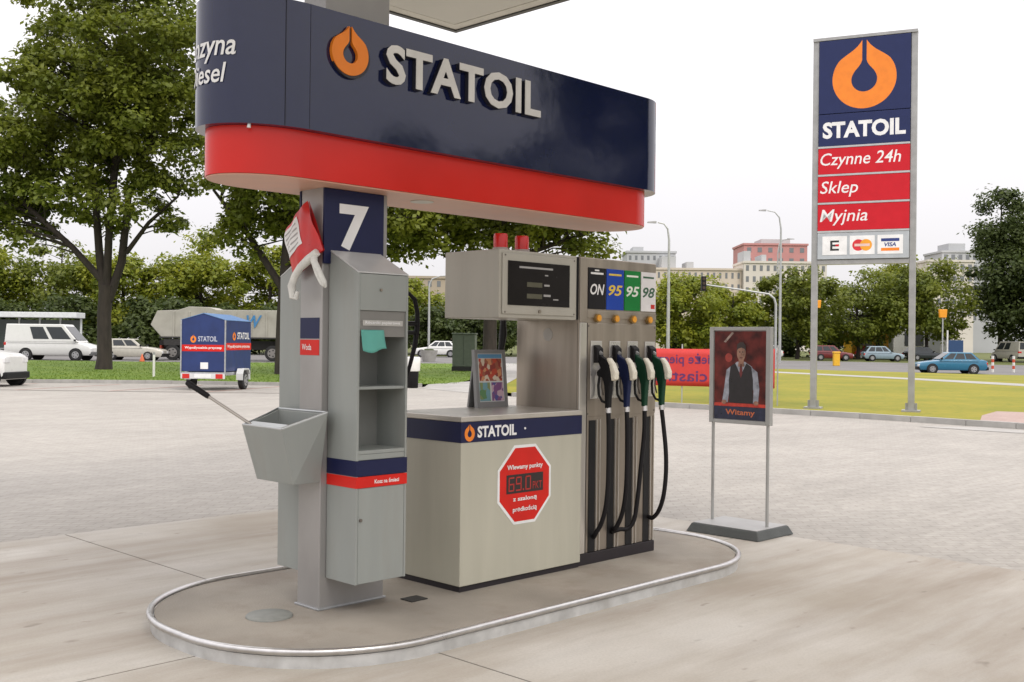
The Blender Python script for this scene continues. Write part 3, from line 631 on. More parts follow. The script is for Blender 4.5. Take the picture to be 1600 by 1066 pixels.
# grade panels
GX = [5.482, 5.672, 5.868, 6.056, 6.236]
for i, (txt, bgc, fgc) in enumerate((('ON', (.010, .009, .011), (.75, .74, .72)), ('95', (.012, .055, .36), (.72, .50, .05)), ('95', (.006, .19, .035), (.72, .75, .66)), ('98', (.72, .70, .69), (.03, .10, .05)))):
    x0, x1 = GX[i]+.004, GX[i+1]-.006
    g = part(MB().box(x0, x1, TY0-.006, TY0-.001, 1.795, 2.074), 'grade_panel', M('grade_%d' % i, bgc, .4, spec=.2), fd, .001)
    ink = M('grade_ink_%d' % i, fgc, .5)
    w = x1-x0
    face_text(fd, txt, lambda x, y, h: (x, TY0-.0072, y), x0+w*.10, x1-w*.08, 1.892, 1.966, ink, 'figure', bold=.02, shear=.25, sub=g)
    part(MB().box(x0+w*.12, x1-w*.15, TY0-.0074, TY0-.0064, 2.030, 2.043), 'print_line', ink, fd, sub=g)
    if i == 3: part(MB().box(x1-w*.34, x1-w*.08, TY0-.0074, TY0-.0064, 1.815, 1.845), 'print_mark', lampred, fd, sub=g)
    if i == 0: part(MB().box(x0+w*.35, x1-w*.4, TY0-.0074, TY0-.0064, 2.052, 2.062), 'print_line', ink, fd, sub=g)
    # grade button
    xc = (x0+x1)/2
    bt = part(MB().disc((xc, TY0-.012, 1.735), (0, 1, 0), .030, .022, 20), 'grade_button', M('button_ring', (.35, .24, .10), .3, metal=.6), fd)
    part(MB().disc((xc, TY0-.026, 1.735), (0, 1, 0), .022, .010, 20), 'button_cap', M('button_amber', (.75, .33, .03), .25), fd, sub=bt)
noz_cols = [M('nozzle_black', (.008, .008, .009), .5, spec=.15), M('nozzle_blue', (.008, .014, .055), .5, spec=.2), M('nozzle_green', (.006, .042, .020), .5, spec=.2), M('nozzle_green', (.01, .05, .03))]
noz_white = M('nozzle_white', (.72, .68, .56), .45)
plate_m = M('holster_steel', (.60, .58, .56), .28, metal=.7, var=.1)
for i in range(4):
    xc = 5.570+.1975*i
    h = part(MB().box(xc-.058, xc+.058, TY0-.011, TY0-.0065, 1.19, 1.58), 'holster', plate_m, fd, .002)
    mb = MB().prism([(TY0-.012, 1.43), (TY0-.05, 1.445), (TY0-.045, 1.53), (TY0-.012, 1.555)], xc-.034, xc+.034, 'x')
    part(mb, 'boot', black_r, fd, .006, sub=h)
    Y = TY0
    nz_ = part(MB().prism([(Y-.035, 1.505), (Y-.065, 1.475), (Y-.105, 1.455), (Y-.135, 1.415), (Y-.150, 1.345), (Y-.142, 1.27), (Y-.135, 1.19), (Y-.133, 1.13), (Y-.103, 1.13), (Y-.100, 1.20), (Y-.095, 1.28), (Y-.075, 1.335), (Y-.03, 1.345), (Y-.028, 1.375), (Y-.06, 1.40), (Y-.04, 1.44)], xc-.021, xc+.021, 'x'), 'nozzle', noz_cols[i], fd, .008)
    part(MB().prism([(Y-.112, 1.462), (Y-.128, 1.470), (Y-.165, 1.430), (Y-.192, 1.372), (Y-.190, 1.325), (Y-.158, 1.312), (Y-.152, 1.36), (Y-.138, 1.418)], xc-.024, xc+.024, 'x'), 'splash_guard', noz_white, fd, .009, sub=nz_)
    part(MB().tube([(xc, Y-.055, 1.49), (xc, Y-.02, 1.515), (xc, Y-.009, 1.52)], [.016, .014, .013], 10), 'spout', galv, fd, sub=nz_)
    part(MB().tube([(xc, Y-.04, 1.345), (xc, Y-.030, 1.28), (xc, Y-.036, 1.215), (xc, Y-.065, 1.175), (xc, Y-.105, 1.165)], .009, 8), 'lever_guard', black_p, fd, sub=nz_)
    part(MB().tube([(xc, Y-.06, 1.34), (xc, Y-.058, 1.27), (xc, Y-.075, 1.215)], .006, 6), 'lever', steel_d, fd, sub=nz_)
    part(MB().tube([(xc, Y-.118, 1.135), (xc, Y-.120, 1.10)], [.019, .021], 12), 'swivel', plate_m, fd, sub=nz_)
    xs = 5.545+.2*i
    ends = [(xs+.015, Y-.012, .255), (xs+.20-.175, Y-.012, .29), (xs-.20, Y-.012, .27), (xs+.02, Y-.012, .33)][i]
    if i == 2: pts = [(xc, Y-.120, 1.10), (xc-.005, Y-.123, .95), (xc-.03, Y-.12, .75), (xc-.055, Y-.11, .5), (xc-.07, Y-.09, .34), (xc-.105, Y-.06, .285), (xc-.16, Y-.04, .285), ends]
    elif i == 3: pts = [(xc, Y-.120, 1.10), (xc+.004, Y-.135, .98), (xc+.005, Y-.155, .82), (xc+.004, Y-.160, .66), (xc+.0, Y-.145, .50), (xc-.005, Y-.11, .39), (xc-.010, Y-.06, .33), ends]
    else: pts = [(xc, Y-.120, 1.10), (xc, Y-.125, .98), (xc, Y-.127, .80), (xc, Y-.122, .60), (xc-.004, Y-.105, .45), (xc-.012, Y-.075, .35), (xc-.02, Y-.04, .29), ends]
    # Catmull-Rom smoothing
    q = []; PP = [Vector(p) for p in pts]; PP = [PP[0]*2-PP[1]]+PP+[PP[-1]*2-PP[-2]]
    for k in range(1, len(PP)-2):
        for t in (0, .25, .5, .75):
            p0, p1, p2, p3 = PP[k-1:k+3]
            q.append(.5*((2*p1)+(p2-p0)*t+(2*p0-5*p1+4*p2-p3)*t*t+(3*p1-p0-3*p2+p3)*t**3))
    q.append(PP[-2])
    part(MB().tube(q, .0155, 10), 'hose', black_r, fd)
    part(MB().box(xs-.033, xs+.033, TY0-.004, TY0-.0006, ISZ+.08, 1.045), 'hose_slot', black_p, fd)
    part(MB().box(xs+.040, xs+.047, TY0-.009, TY0-.0006, ISZ+.08, 1.05).box(xs+.075, xs+.082, TY0-.009, TY0-.0006, ISZ+.08, 1.05), 'slot_trim', M('steel_bright', (.6, .58, .54)), fd)
part(MB().box(TX0+.076, TX0+.0795, TY0-.0125, TY0-.0005, ISZ+.08, 1.70), 'seam', steel_d, fd)
for (x, z) in ((4.69, 2.105), (5.335, 2.105), (4.69, 1.752), (5.335, 1.752)): part(MB().disc((x, TY0-.0105, z), (0, 1, 0), .006, .003, 8), 'screw', steel_d, fd, sub=disp)
for (x, z) in ((5.49, 1.68), (6.222, 1.68), (5.49, 1.09), (6.222, 1.09)): part(MB().disc((x, TY0-.0065, z), (0, 1, 0), .007, .003, 8), 'screw', steel_d, fd)
part(MB().box(TX0-.0012, TX0-.0002, TY0+.01, TY0+.013, 1.13, 1.70), 'seam', steel_d, fd)
# round stain / sticker on the tower side
part(MB().disc((TX0-.001, 4.965, 1.62), (1, 0, 0), .043, .0015, 24), 'round_sticker', M('sticker_pale', (.42, .40, .37), .4), fd)
# ---- a nozzle of the far side, hanging below the display head
part(MB().tube([(5.30, 5.30, 1.72), (5.31, 5.31, 1.62), (5.30, 5.32, 1.5), (5.285, 5.33, 1.42)], [.02, .028, .02, .012], 8), 'far_nozzle', black_p, fd)

# =================================================================== OVERHEAD SIGN (navy and red ring)
def stadium(x0, a0, x1, a1, b, n=20, yc=4.975):
    out = []
    for i in range(n+1):
        t = R(-90+180*i/n); out.append((x1+a1*math.cos(t), yc+b*math.sin(t)))
    for i in range(n+1):
        t = R(90+180*i/n); out.append((x0+a0*math.cos(t), yc+b*math.sin(t)))
    return out
os_ = ithing('overhead_sign', 'long navy and red overhead sign with rounded ends and STATOIL lettering', 'sign', 4.6, 4.975, 2.408)
LX0, LX1 = 3.213, 6.052
part(MB().prism(stadium(LX0, .43, LX1, .33, .33, 28), 2.653, 3.301, smooth=True), 'navy_fascia', navy, os_)
part(MB().prism(stadium(LX0, .38, 6.013, .28, .275, 28), 2.410, 2.652, smooth=True), 'red_fascia', redg, os_)
part(MB().prism(stadium(LX0, .372, 6.013, .272, .267, 28), 2.402, 2.409), 'underside', M('underside_pink', (.60, .34, .24), .45, var=.06), os_)
part(MB().disc((4.2, 4.90, 2.400), (0, 0, 1), .07, .005, 24), 'under_light', soffit_m, os_)
part(MB().box(LX0-.001, LX0+.001, 4.6436, 4.6448, 2.656, 3.298).box(LX0-.14, LX0-.138, 4.658, 4.6632, 2.656, 3.298), 'seam', M('navy_seam', (.004, .005, .015), .4), os_)
part(MB().tube([(2.935, 4.765, 2.665), (2.92, 4.75, 2.645), (2.92, 4.75, 2.632)], [.008, .008, .011], 8), 'bolt', white_p, os_)
YF = 4.645
frc = lambda x, y, h: (x, YF-.004-h, y)
o = face_text(os_, '', frc, 3.330, 3.570, 2.972, 3.232, orange, 'logo', depth=.022, v2f=(lv, lff))
face_text(os_, '', lambda x, y, h: (x+.010, YF-.002-h, y-.010), 3.326, 3.574, 2.968, 3.236, M('letter_return', (.02, .02, .03), .4), 'logo_return', depth=.018, v2f=(lv, lff))
# channel letters, one by one
v, f = glyphs('STATOIL', .028, 0, 1.04); gw = (min(p[0] for p in v), max(p[0] for p in v)); gh = (min(p[1] for p in v), max(p[1] for p in v))
ret = M('letter_return', (.02, .02, .03))
for fs in sorted(letter_groups(v, f), key=lambda fs: min(v[i][0] for q in fs for i in q)):
    ids = sorted({i for q in fs for i in q}); mp = {a: k for k, a in enumerate(ids)}
    vv = [(3.684+(v[i][0]-gw[0])/(gw[1]-gw[0])*1.236, 2.974+(v[i][1]-gh[0])/(gh[1]-gh[0])*.218) for i in ids]
    ff = [tuple(mp[i] for i in q) for q in fs]
    lt = part(raised(vv, ff, lambda x, y, h: (x, YF-.034-h, y), .004), 'letter', offwhite, os_)
    part(raised(vv, ff, lambda x, y, h: (x+.002, YF-.001-h, y-.002), .030), 'letter_return', ret, os_, sub=lt)
# text wrapped round the left end
perim = []
for i in range(241):
    t = R(270-180*i/240); perim.append((LX0+.436*math.cos(t), 4.975+.336*math.sin(t)))
dl = [0]
for i in range(1, len(perim)): dl.append(dl[-1]+math.dist(perim[i], perim[i-1]))
def wrap(arc, z):
    return (float(np.interp(arc, dl, [p[0] for p in perim])), float(np.interp(arc, dl, [p[1] for p in perim])), z)
for txt, a0, a1, z0, z1 in (('Benzyna', .83, .392, 2.960, 3.105), ('Diesel', .76, .442, 2.858, 2.958)):
    v, f = glyphs(txt, .012, .2)
    face_text(os_, '', lambda x, y, h: wrap(x, y), a0, a1, z0, z1, white_p, v2f=(v, f))

# =================================================================== STATION ROOF
rf_ = ithing('station_roof', 'high forecourt roof, pale soffit corner with dark edge trim', 'roof', 4.5, 4.6, 4.95)
RX0, RX1, RY0, RY1 = 1.3, 7.874, .6, 8.656
part(MB().box(RX0+.02, RX1-.02, RY0+.02, RY1-.02, 4.975, 5.75), 'fascia', M('roof_fascia', (.5, .5, .48), .4), rf_)
for i in range(6):
    x0 = RX0+.16+(RX1-RX0-.32)*i/6; x1 = RX0+.16+(RX1-RX0-.32)*(i+1)/6-.008
    part(MB().box(x0, x1, RY0+.16, RY1-.16, 4.955, 4.972), 'soffit_panel', soffit_m, rf_)
part(MB().box(RX0, RX1, RY1-.155, RY1-.03, 4.953, 4.974).box(RX1-.155, RX1-.03, RY0, RY1-.158, 4.953, 4.974).box(RX0, RX0+.155, RY0, RY1-.158, 4.953, 4.974), 'soffit_border', M('soffit_border', (.6, .58, .5), .5), rf_)
part(MB().box(RX0, RX1+.03, RY1-.028, RY1+.03, 4.940, 4.974).box(RX1-.028, RX1+.03, RY0, RY1-.029, 4.940, 4.974).box(RX0-.03, RX0-.002, RY0, RY1-.029, 4.94, 4.974), 'edge_trim', M('trim_dark', (.025, .024, .022), .4), rf_)

# =================================================================== POSTER STAND
ps = ithing('poster_stand', 'grey framed poster stand on a dark rubber base, showing a man in a vest', 'poster stand', 7.745, 4.905, 0)
PX, PY0, PY1 = 7.745, 4.665, 5.195
def frus(x0, x1, y0, y1, z0, z1, e): return [(x0, y0, z0), (x1, y0, z0), (x1, y1, z0), (x0, y1, z0), (x0+e, y0+e, z1), (x1-e, y0+e, z1), (x1-e, y1-e, z1), (x0+e, y1-e, z1)]
part(MB().hexa(frus(7.455, 8.005, 4.565, 5.265, 0.001, .072, .035)), 'base', M('base_rubber', (.070, .075, .072), .7, var=.15, bump=.3), ps, .008)
part(MB().box(7.50, 7.96, 4.61, 5.22, .0725, .078), 'base_plate', M('base_plate_grey', (.34, .34, .33), .5, var=.1), ps, .002)
for y in (PY0, PY1): part(MB().tube([(PX, y, .075), (PX, y, .93)], .0135, 12), 'leg', M('alu_grey', (.40, .40, .385), .4, metal=.5), ps)
alu = M('alu_grey', (.4, .4, .385))
mb = MB().box(PX-.025, PX+.025, PY0-.03, PY0+.012, .905, 1.715).box(PX-.025, PX+.025, PY1-.012, PY1+.03, .905, 1.715).box(PX-.025, PX+.025, PY0+.0125, PY1-.0125, 1.685, 1.715).box(PX-.025, PX+.025, PY0+.0125, PY1-.0125, .905, .935)
part(mb, 'frame', alu, ps, .004)
part(MB().box(PX-.012, PX+.012, PY0+.0125, PY1-.0125, .9355, 1.6845), 'panel', grey_print, ps)
L0, L1, Z0, Z1 = PY1-.016, PY0+.016, .940, 1.680        # left->right as seen
def pp(s, t, e): return (PX-.0125-.0008*e, L0+(L1-L0)*s, Z0+(Z1-Z0)*t)
def ppoly(poly, e): return MB().add([pp(a, b, e) for a, b in poly], [tuple(range(len(poly)))])
def ell(cx, cy, rx, ry, n=20): return [(cx+rx*math.cos(2*math.pi*i/n), cy+ry*math.sin(2*math.pi*i/n)) for i in range(n)]
pm = M('poster_red', (.125, .018, .014), .45, var=.75, vs=9, spec=.3)
po = part(ppoly([(0, 0), (1, 0), (1, 1), (0, 1)], 1), 'poster', pm, ps); tag(po, 'dark red poster with a man in a vest and the word Witamy')
def pr(poly, e, nm, c): return part(ppoly(poly, e), nm, M('print_'+nm, c, .3, var=.35, vs=22), ps, sub=po)
pr([(0, 0), (1, 0), (1, .145), (0, .145)], 2, 'navy_strip', (.016, .020, .055)); pr([(0, .148), (1, .148), (1, .185), (0, .185)], 2, 'red_strip', (.55, .04, .02))
pr([(.16, .20), (.20, .36), (.24, .56), (.32, .60), (.36, .50), (.30, .33), (.27, .19)], 3, 'sleeve', (.34, .36, .42))
pr([(.86, .20), (.88, .36), (.84, .54), (.72, .60), (.70, .48), (.77, .33), (.76, .19)], 3, 'sleeve', (.34, .36, .42))
pr([(.33, .60), (.45, .655), (.60, .655), (.74, .60), (.70, .40), (.36, .40)], 3, 'shirt', (.36, .37, .42))
pr([(.30, .19), (.29, .45), (.32, .60), (.41, .64), (.52, .50), (.63, .64), (.72, .60), (.76, .45), (.76, .19)], 4, 'vest', (.014, .010, .012))
pr([(.505, .63), (.545, .63), (.555, .52), (.525, .47), (.495, .52)], 5, 'tie', (.16, .02, .02))
pr([(.47, .60), (.585, .60), (.575, .70), (.48, .70)], 5, 'neck', (.30, .15, .10)); pr(ell(.53, .755, .085, .095), 6, 'face', (.36, .19, .125))
pr([(.44, .77), (.45, .85), (.50, .875), (.57, .875), (.615, .84), (.62, .77), (.595, .80), (.53, .815), (.465, .80)], 7, 'hair', (.035, .018, .014))
pr(ell(.50, .765, .013, .008, 8), 7, 'eye', (.03, .02, .02)); pr(ell(.56, .765, .013, .008, 8), 7, 'eye', (.03, .02, .02)); pr([(.50, .705), (.565, .705), (.555, .695), (.51, .695)], 7, 'mouth', (.2, .06, .05)); pr([(.525, .735), (.54, .735), (.533, .76)], 7, 'nose', (.26, .12, .08))
for cx in (.20, .82): pr(ell(cx, .195, .05, .025, 10), 5, 'hand', (.36, .18, .12))
pr([(.18, .88), (.22, .87), (.38, .98), (.34, .99)], 2, 'gleam', (.4, .3, .25)); pr(ell(.28, .70, .07, .05), 2, 'glow', (.38, .04, .025))
v, f = glyphs('Witamy', .02)
v = fit(v, .23, .80, .035, .115)
part(raised(v, f, lambda x, y, h: pp(x, y, 4)), 'lettering', M('print_orange', (.62, .16, .06), .5), ps, sub=po)

# =================================================================== PYLON SIGN
a, b = Vector((7.20, 25.6, 0)), Vector((9.20, 24.7, 0)); wdt = (b-a).length; rz = math.atan2(b.y-a.y, b.x-a.x)
py = thing('pylon_sign', 'tall roadside pylon sign on two steel posts, STATOIL above red panels', 'sign', a.x, a.y, .08, rz)
psm = M('pylon_post', (.34, .34, .33), .4, metal=.5, var=.1)
ZS = lambda z: z-.08
for x in (0, wdt):
    part(MB().box(x-.07, x+.07, -.08, .08, 0, ZS(8.82)), 'post', psm, py, .01)
    part(MB().box(x-.2, x+.2, -.2, .2, 0, .04).box(x-.13, x+.13, -.015, .015, .04, .2), 'foot_plate', psm, py)
part(MB().box(-.07, wdt+.07, -.12, .12, ZS(8.80), ZS(8.87)), 'top_cap', psm, py); part(MB().box(.071, wdt-.071, -.09, .09, ZS(3.50), ZS(3.60)), 'bottom_bar', psm, py)
part(MB().box(.071, wdt-.071, -.03, .06, ZS(3.6), ZS(8.79)), 'core', psm, py)
pnavy = M('pylon_navy', (.014, .022, .085), .4, var=.04, spec=.3); pred = M('pylon_red', (.52, .008, .018), .4, var=.04, spec=.3)
def pframe(x, y, h): return (x, -.1215-h, y)
def ppan(z0, z1, mt, nm='panel'): return part(MB().box(.075, wdt-.075, -.12, -.031, ZS(z0), ZS(z1)), nm, mt, py, .008)
p1 = ppan(7.06, 8.785, pnavy); p2 = ppan(6.293, 7.045, pnavy)
face_text(py, '', pframe, wdt/2-.715, wdt/2+.715, ZS(7.13), ZS(8.73), orange, 'logo', sub=p1, v2f=(lv, lff))
face_text(py, 'STATOIL', pframe, .17, wdt-.17, ZS(6.47), ZS(6.86), white_p, bold=.04, sub=p2)
for txt, z0, z1, w, dz in (('Czynne 24h', 5.63, 6.243, 1.80, 0), ('Sklep', 4.966, 5.58, .86, 0), ('Myjnia', 4.295, 4.915, 1.08, 0)):
    q = ppan(z0, z1, pred); zc = ZS((z0+z1)/2)
    lo = zc-.19 if txt != 'Czynne 24h' else zc-.19
    face_text(py, txt, pframe, .125, .125+w, lo, zc+.19, white_p, bold=.004, shear=.2, sub=q)
for zz_ in (6.268, 5.605, 4.94, 4.27): part(MB().box(.0715, wdt-.0715, -.128, -.0305, ZS(zz_-.022), ZS(zz_+.022)), 'divider', M('divider_silver', (.45, .46, .46), .4, metal=.3), py)
cp = ppan(3.62, 4.245, M('pylon_silver', (.40, .43, .45), .4), 'card_panel')
for k in range(3):
    x0 = .19+k*.62; cd = part(MB().box(x0, x0+.56, -.126, -.121, ZS(3.72), ZS(4.16)), 'card_plate', white_p, py, sub=cp)
    cxk = x0+.28; czk = ZS(3.94)
    def q2(x0, x1, z0, z1, e=0): return MB().add([(x0, -.1275-.001*e, z0), (x1, -.1275-.001*e, z0), (x1, -.1275-.001*e, z1), (x0, -.1275-.001*e, z1)], [(0, 1, 2, 3)])
    if k == 0:
        blk = M('card_black', (.02, .02, .02), .5)
        mb = q2(cxk-.10, cxk-.05, czk-.12, czk+.12)
        for z in (-.12, -.02, .075): mb.add(q2(cxk-.05, cxk+.10, czk+z, czk+z+.045).v, [(0, 1, 2, 3)])
        part(mb, 'card_mark', blk, py, sub=cp); part(q2(cxk+.02, cxk+.1, czk-.02, czk+.03, 1), 'card_mark', pred, py, sub=cp)
    elif k == 1:
        for s_, c in ((-1, M('card_red', (.6, .02, .03), .5)), (1, M('card_amber', (.8, .33, .02), .5))):
            part(MB().add([(cxk+s_*.085+.135*math.cos(2*math.pi*i/24), -.1275-(.001 if s_ > 0 else 0), czk+.135*math.sin(2*math.pi*i/24)) for i in range(24)], [tuple(range(24))]), 'card_mark', c, py, sub=cp)
        part(q2(cxk-.17, cxk+.17, czk-.03, czk+.03, 3), 'card_mark', M('card_pale', (.7, .5, .45), .5), py, sub=cp)
    else:
        part(q2(cxk-.2, cxk+.2, czk+.07, czk+.14), 'card_mark', M('card_blue', (.02, .04, .18), .5), py, sub=cp)
        part(q2(cxk-.2, cxk+.2, czk-.15, czk-.08), 'card_mark', orange, py, sub=cp)
        face_text(py, 'VISA', lambda x, y, h: (x, -.1275, y), cxk-.13, cxk+.13, czk-.05, czk+.045, M('card_blue', (.02, .04, .18)), 'card_mark', bold=.03, shear=.2, sub=cp)

# =================================================================== BANNER (seen from behind)
a, b = Vector((2.2, 28.4, 0)), Vector((6.50, 26.5, 0)); bl = (b-a).length
bn = thing('banner', 'red fabric banner with purple lettering seen from its back, on thin poles', 'banner', a.x, a.y, .08, math.atan2(b.y-a.y, b.x-a.x))
mb = MB(); nx, nz = 24, 6
def bw(x): return .02*math.sin(x*2.3)+.012*math.sin(x*5.1)
for j in range(nz+1):
    for i in range(nx+1):
        x = bl*i/nx; z = .43+.98*j/nz-.03*math.sin(math.pi*i/nx)*(j/nz); mb.v.append((x, bw(x), z))
mb.f = [(j*(nx+1)+i, j*(nx+1)+i+1, (j+1)*(nx+1)+i+1, (j+1)*(nx+1)+i) for j in range(nz) for i in range(nx)]; mb.sm = [True]*len(mb.f)
bann = M('banner_red', (.55, .035, .03), .6, var=.06); sh = part(mb, 'sheet', bann, bn); sm_ = sh.modifiers.new('s', 'SOLIDIFY'); sm_.thickness = .002; sm_.offset = 1
bi = M('banner_purple', (.10, .02, .11), .6)
for txt, x0, x1, z0, z1 in (('Zawsze świeże pieczywo', bl-.12, bl-3.5, .93, 1.27), ('i ciastka', bl-1.45, bl-3.05, .55, .84)):
    v, f = glyphs(txt, .01); v = fit(v, x0, x1, z0, z1); words(v, f, lambda x, y, h: (x, bw(x)-.006, y), bi, bn, sh, z1-z0)
for x in (-.03, bl/2, bl+.06): part(MB().tube([(x, .03, 0), (x, .03, 1.5)], .018, 8), 'pole', pole_m, bn)
#==MARK2==

# =================================================================== VEHICLES
def wheel(th, x, y, r, w=.19, side=1, rimc=None):
    wz = part(MB().disc((x, y, r), (0, 1, 0), r, w, 24), 'wheel', tyre_m, th, .02)
    part(MB().disc((x, y+side*(w/2+.001), r), (0, 1, 0), r*.62, .02, 16), 'rim', rimc or rim_m, th, sub=wz)
    mb = MB()
    for k in range(5):
        a = 2*math.pi*k/5; mb.disc((x+r*.4*math.cos(a), y+side*(w/2+.012), r+r*.4*math.sin(a)), (0, 1, 0), r*.1, .006, 8)
    o = part(mb, 'rim_hole', black_p, th, sub=wz); o['kind'] = 'stuff'
def vehicle(name, label, cat, u, v, z, hd, L, Wd, body, cabin, paint, wr=.30, wx=None, sill=.22, bumper=None, group=None, pillars=(.5,), plate=True, sidewin=None, lights='both'):
    """body: list of (x, top z, half width) from rear (x=-L/2) to front; cabin: dict of roof and belt; local +x is the front"""
    th = thing(name, label, cat, u, v, z, hd, group)
    mb = MB(); n = len(body); ring = []
    for x, zt_, hw in body:
        bul = hw
        ring.append([(x, -hw*.93, sill), (x, -bul, sill+.14), (x, -bul, sill+(zt_-sill)*.62), (x, -hw*.94, zt_-.035), (x, -hw*.80, zt_), (x, hw*.80, zt_), (x, hw*.94, zt_-.035), (x, bul, sill+(zt_-sill)*.62), (x, bul, sill+.14), (x, hw*.93, sill)])
    k = 10; vs = [p for r in ring for p in r]
    fs = [(i*k+j, i*k+(j+1) % k, (i+1)*k+(j+1) % k, (i+1)*k+j) for i in range(n-1) for j in range(k)]+[tuple(range(k))[::-1], tuple((n-1)*k+j for j in range(k))]
    mb.add(vs, fs, True); part(mb, 'body', paint, th, .03)
    c = cabin; hb, ht = Wd/2*c.get('wb', .93), Wd/2*c.get('wt', .74)
    zb, zr = c['zb'], c['zr']
    B = [(c['b0'], -hb, zb), (c['b1'], -hb, zb), (c['b1'], hb, zb), (c['b0'], hb, zb)]; T = [(c['t0'], -ht, zr), (c['t1'], -ht, zr), (c['t1'], ht, zr), (c['t0'], ht, zr)]
    part(MB().hexa([(x, y, zz-.05) for x, y, zz in B]+T), 'cabin', paint, th, .045)
    def lp(p, q, t): return Vector(p)+(Vector(q)-Vector(p))*t
    def pane(p00, p10, p11, p01, out, nm):
        ps_ = [Vector(p) for p in (p00, p10, p11, p01)]; nrm = (ps_[1]-ps_[0]).cross(ps_[3]-ps_[0]).normalized()
        if nrm.dot(Vector(out)) < 0: nrm = -nrm
        a_ = [p+nrm*.006 for p in ps_]; b_ = [p-nrm*.004 for p in ps_]
        part(MB().hexa([tuple(p) for p in b_]+[tuple(p) for p in a_]), nm, glass_d, th)
    def quad_in(P, s0, s1, t0, t1):   # P: bl br tr tl
        f_ = lambda s, t: lp(lp(P[0], P[1], s), lp(P[3], P[2], s), t)
        return f_(s0, t0), f_(s1, t0), f_(s1, t1), f_(s0, t1)
    if not c.get('no_rear'): pane(*quad_in([B[3], B[0], T[0], T[3]], .07, .93, .14, .86), (-1, 0, .3), 'rear_window')
    pane(*quad_in([B[1], B[2], T[2], T[1]], .06, .94, .08, .88), (1, 0, .3), 'windscreen')
    for sgn, P in ((-1, [B[0], B[1], T[1], T[0]]), (1, [B[3], B[2], T[2], T[3]])):
        wins = sidewin or [(.09, pillars[0]-.02)]+[(pillars[i]+.02, pillars[i+1]-.02) for i in range(len(pillars)-1)]+[(pillars[-1]+.02, .90)]
        for s0, s1 in wins: pane(*quad_in(P, s0, s1, .13, .84), (0, sgn, .2), 'side_window')
        part(MB().box(c['b0']+.2, c['b1']-.05, sgn*(Wd/2)-.004, sgn*(Wd/2)+.006, zb-.12, zb-.105), 'trim_line', black_p, th)
        m_ = lp(P[1], P[2], .1)
        part(MB().box(m_.x-.12, m_.x-.02, min(sgn*(hb), sgn*(hb+.17)), max(sgn*hb, sgn*(hb+.17)), zb+.02, zb+.14), 'mirror', black_p, th, .02)
    for x in (wx or (-L*.29, L*.31)):
        for sgn in (-1, 1):
            part(MB().disc((x, sgn*(Wd/2-.05), wr*1.02), (0, 1, 0), wr*1.17, .115, 24), 'wheel_arch', black_p, th)
            wheel(th, x, sgn*(Wd/2-.07), wr, .19, sgn)
    x0, x1 = body[0][0], body[-1][0]; bm_ = bumper or black_p
    h0, h1 = body[0][2], body[-1][2]
    part(MB().box(x0-.09, x0+.25, -h0-.015, h0+.015, sill+.02, sill+.24), 'bumper', bm_, th, .04)
    part(MB().box(x1-.25, x1+.09, -h1-.015, h1+.015, sill+.02, sill+.24), 'bumper', bm_, th, .04)
    z0_, z1_ = body[0][1], body[-1][1]
    for sgn in (-1, 1):
        part(MB().box(x0-.015, x0+.12, min(sgn*h0*.62, sgn*(h0+.008)), max(sgn*h0*.62, sgn*(h0+.008)), z0_-.28, z0_-.10), 'tail_light', lampred, th, .01)
        part(MB().box(x1-.12, x1+.015, min(sgn*h1*.55, sgn*(h1+.004)), max(sgn*h1*.55, sgn*(h1+.004)), z1_-.20, z1_-.05), 'headlight', lampw, th, .01)
    if plate: part(MB().box(x0-.098, x0-.091, -.25, .25, sill+.10, sill+.2), 'number_plate', white_p, th)
    return th
wpaint = M('paint_white', (.68, .68, .66), .3, var=.03, coat=.4); bluep = M('paint_teal', (.018, .14, .24), .25, coat=.6, var=.03); redp = M('paint_maroon', (.14, .015, .018), .3, coat=.4)
lbp = M('paint_pale_blue', (.22, .29, .34), .3, coat=.4); beigep = M('paint_beige', (.46, .44, .38), .35, coat=.3); darkp = M('paint_dark', (.022, .028, .034), .25, coat=.5)
def hatch(L, W_, H, wagon=False):
    l = L/2
    body = [(-l, .86, W_*.45), (-l+.25, .93, W_*.49), (-l*.3, .93, W_/2), (l*.25, .91, W_/2), (l*.55, .86, W_*.495), (l-.2, .74, W_*.47), (l, .66, W_*.42)]
    cabn = dict(zb=.90, zr=H, b0=-l+.10, b1=l*.42, t0=-l+(.35 if wagon else .62), t1=l*.08)
    return body, cabn
def sedan(L, W_, H):
    l = L/2
    body = [(-l, .84, W_*.43), (-l+.25, .93, W_*.48), (-l*.4, .93, W_/2), (l*.25, .91, W_/2), (l*.55, .84, W_*.495), (l-.2, .73, W_*.47), (l, .64, W_*.42)]
    return body, dict(zb=.90, zr=H, b0=-l+.42, b1=l*.42, t0=-l+.98, t1=l*.08)
b_, c_ = sedan(4.35, 1.7, 1.40)
vehicle('car', 'bright teal blue hatchback driving on the road beyond the pylon sign', 'car', 28.75, 70.5, zt(28.75, 70.5)-.02, R(176), 4.35, 1.7, b_, c_, bluep, pillars=(.36, .66), group=None)
b_, c_ = hatch(4.0, 1.65, 1.5)
vehicle('car', 'pale blue grey hatchback parked beside the dark red car under the trees', 'car', 37.6, 109, zt(37.6, 109)-.02, R(-2), 4.2, 1.65, b_, c_, lbp, pillars=(.36, .68))
b_, c_ = hatch(4.1, 1.65, 1.5, True)
vehicle('car', 'dark red estate car parked beside the pale blue car under the trees', 'car', 32.3, 108.5, zt(32.3, 108.5)-.02, R(-6), 4.1, 1.65, b_, c_, redp, pillars=(.36, .68))
b_, c_ = sedan(4.3, 1.68, 1.42)
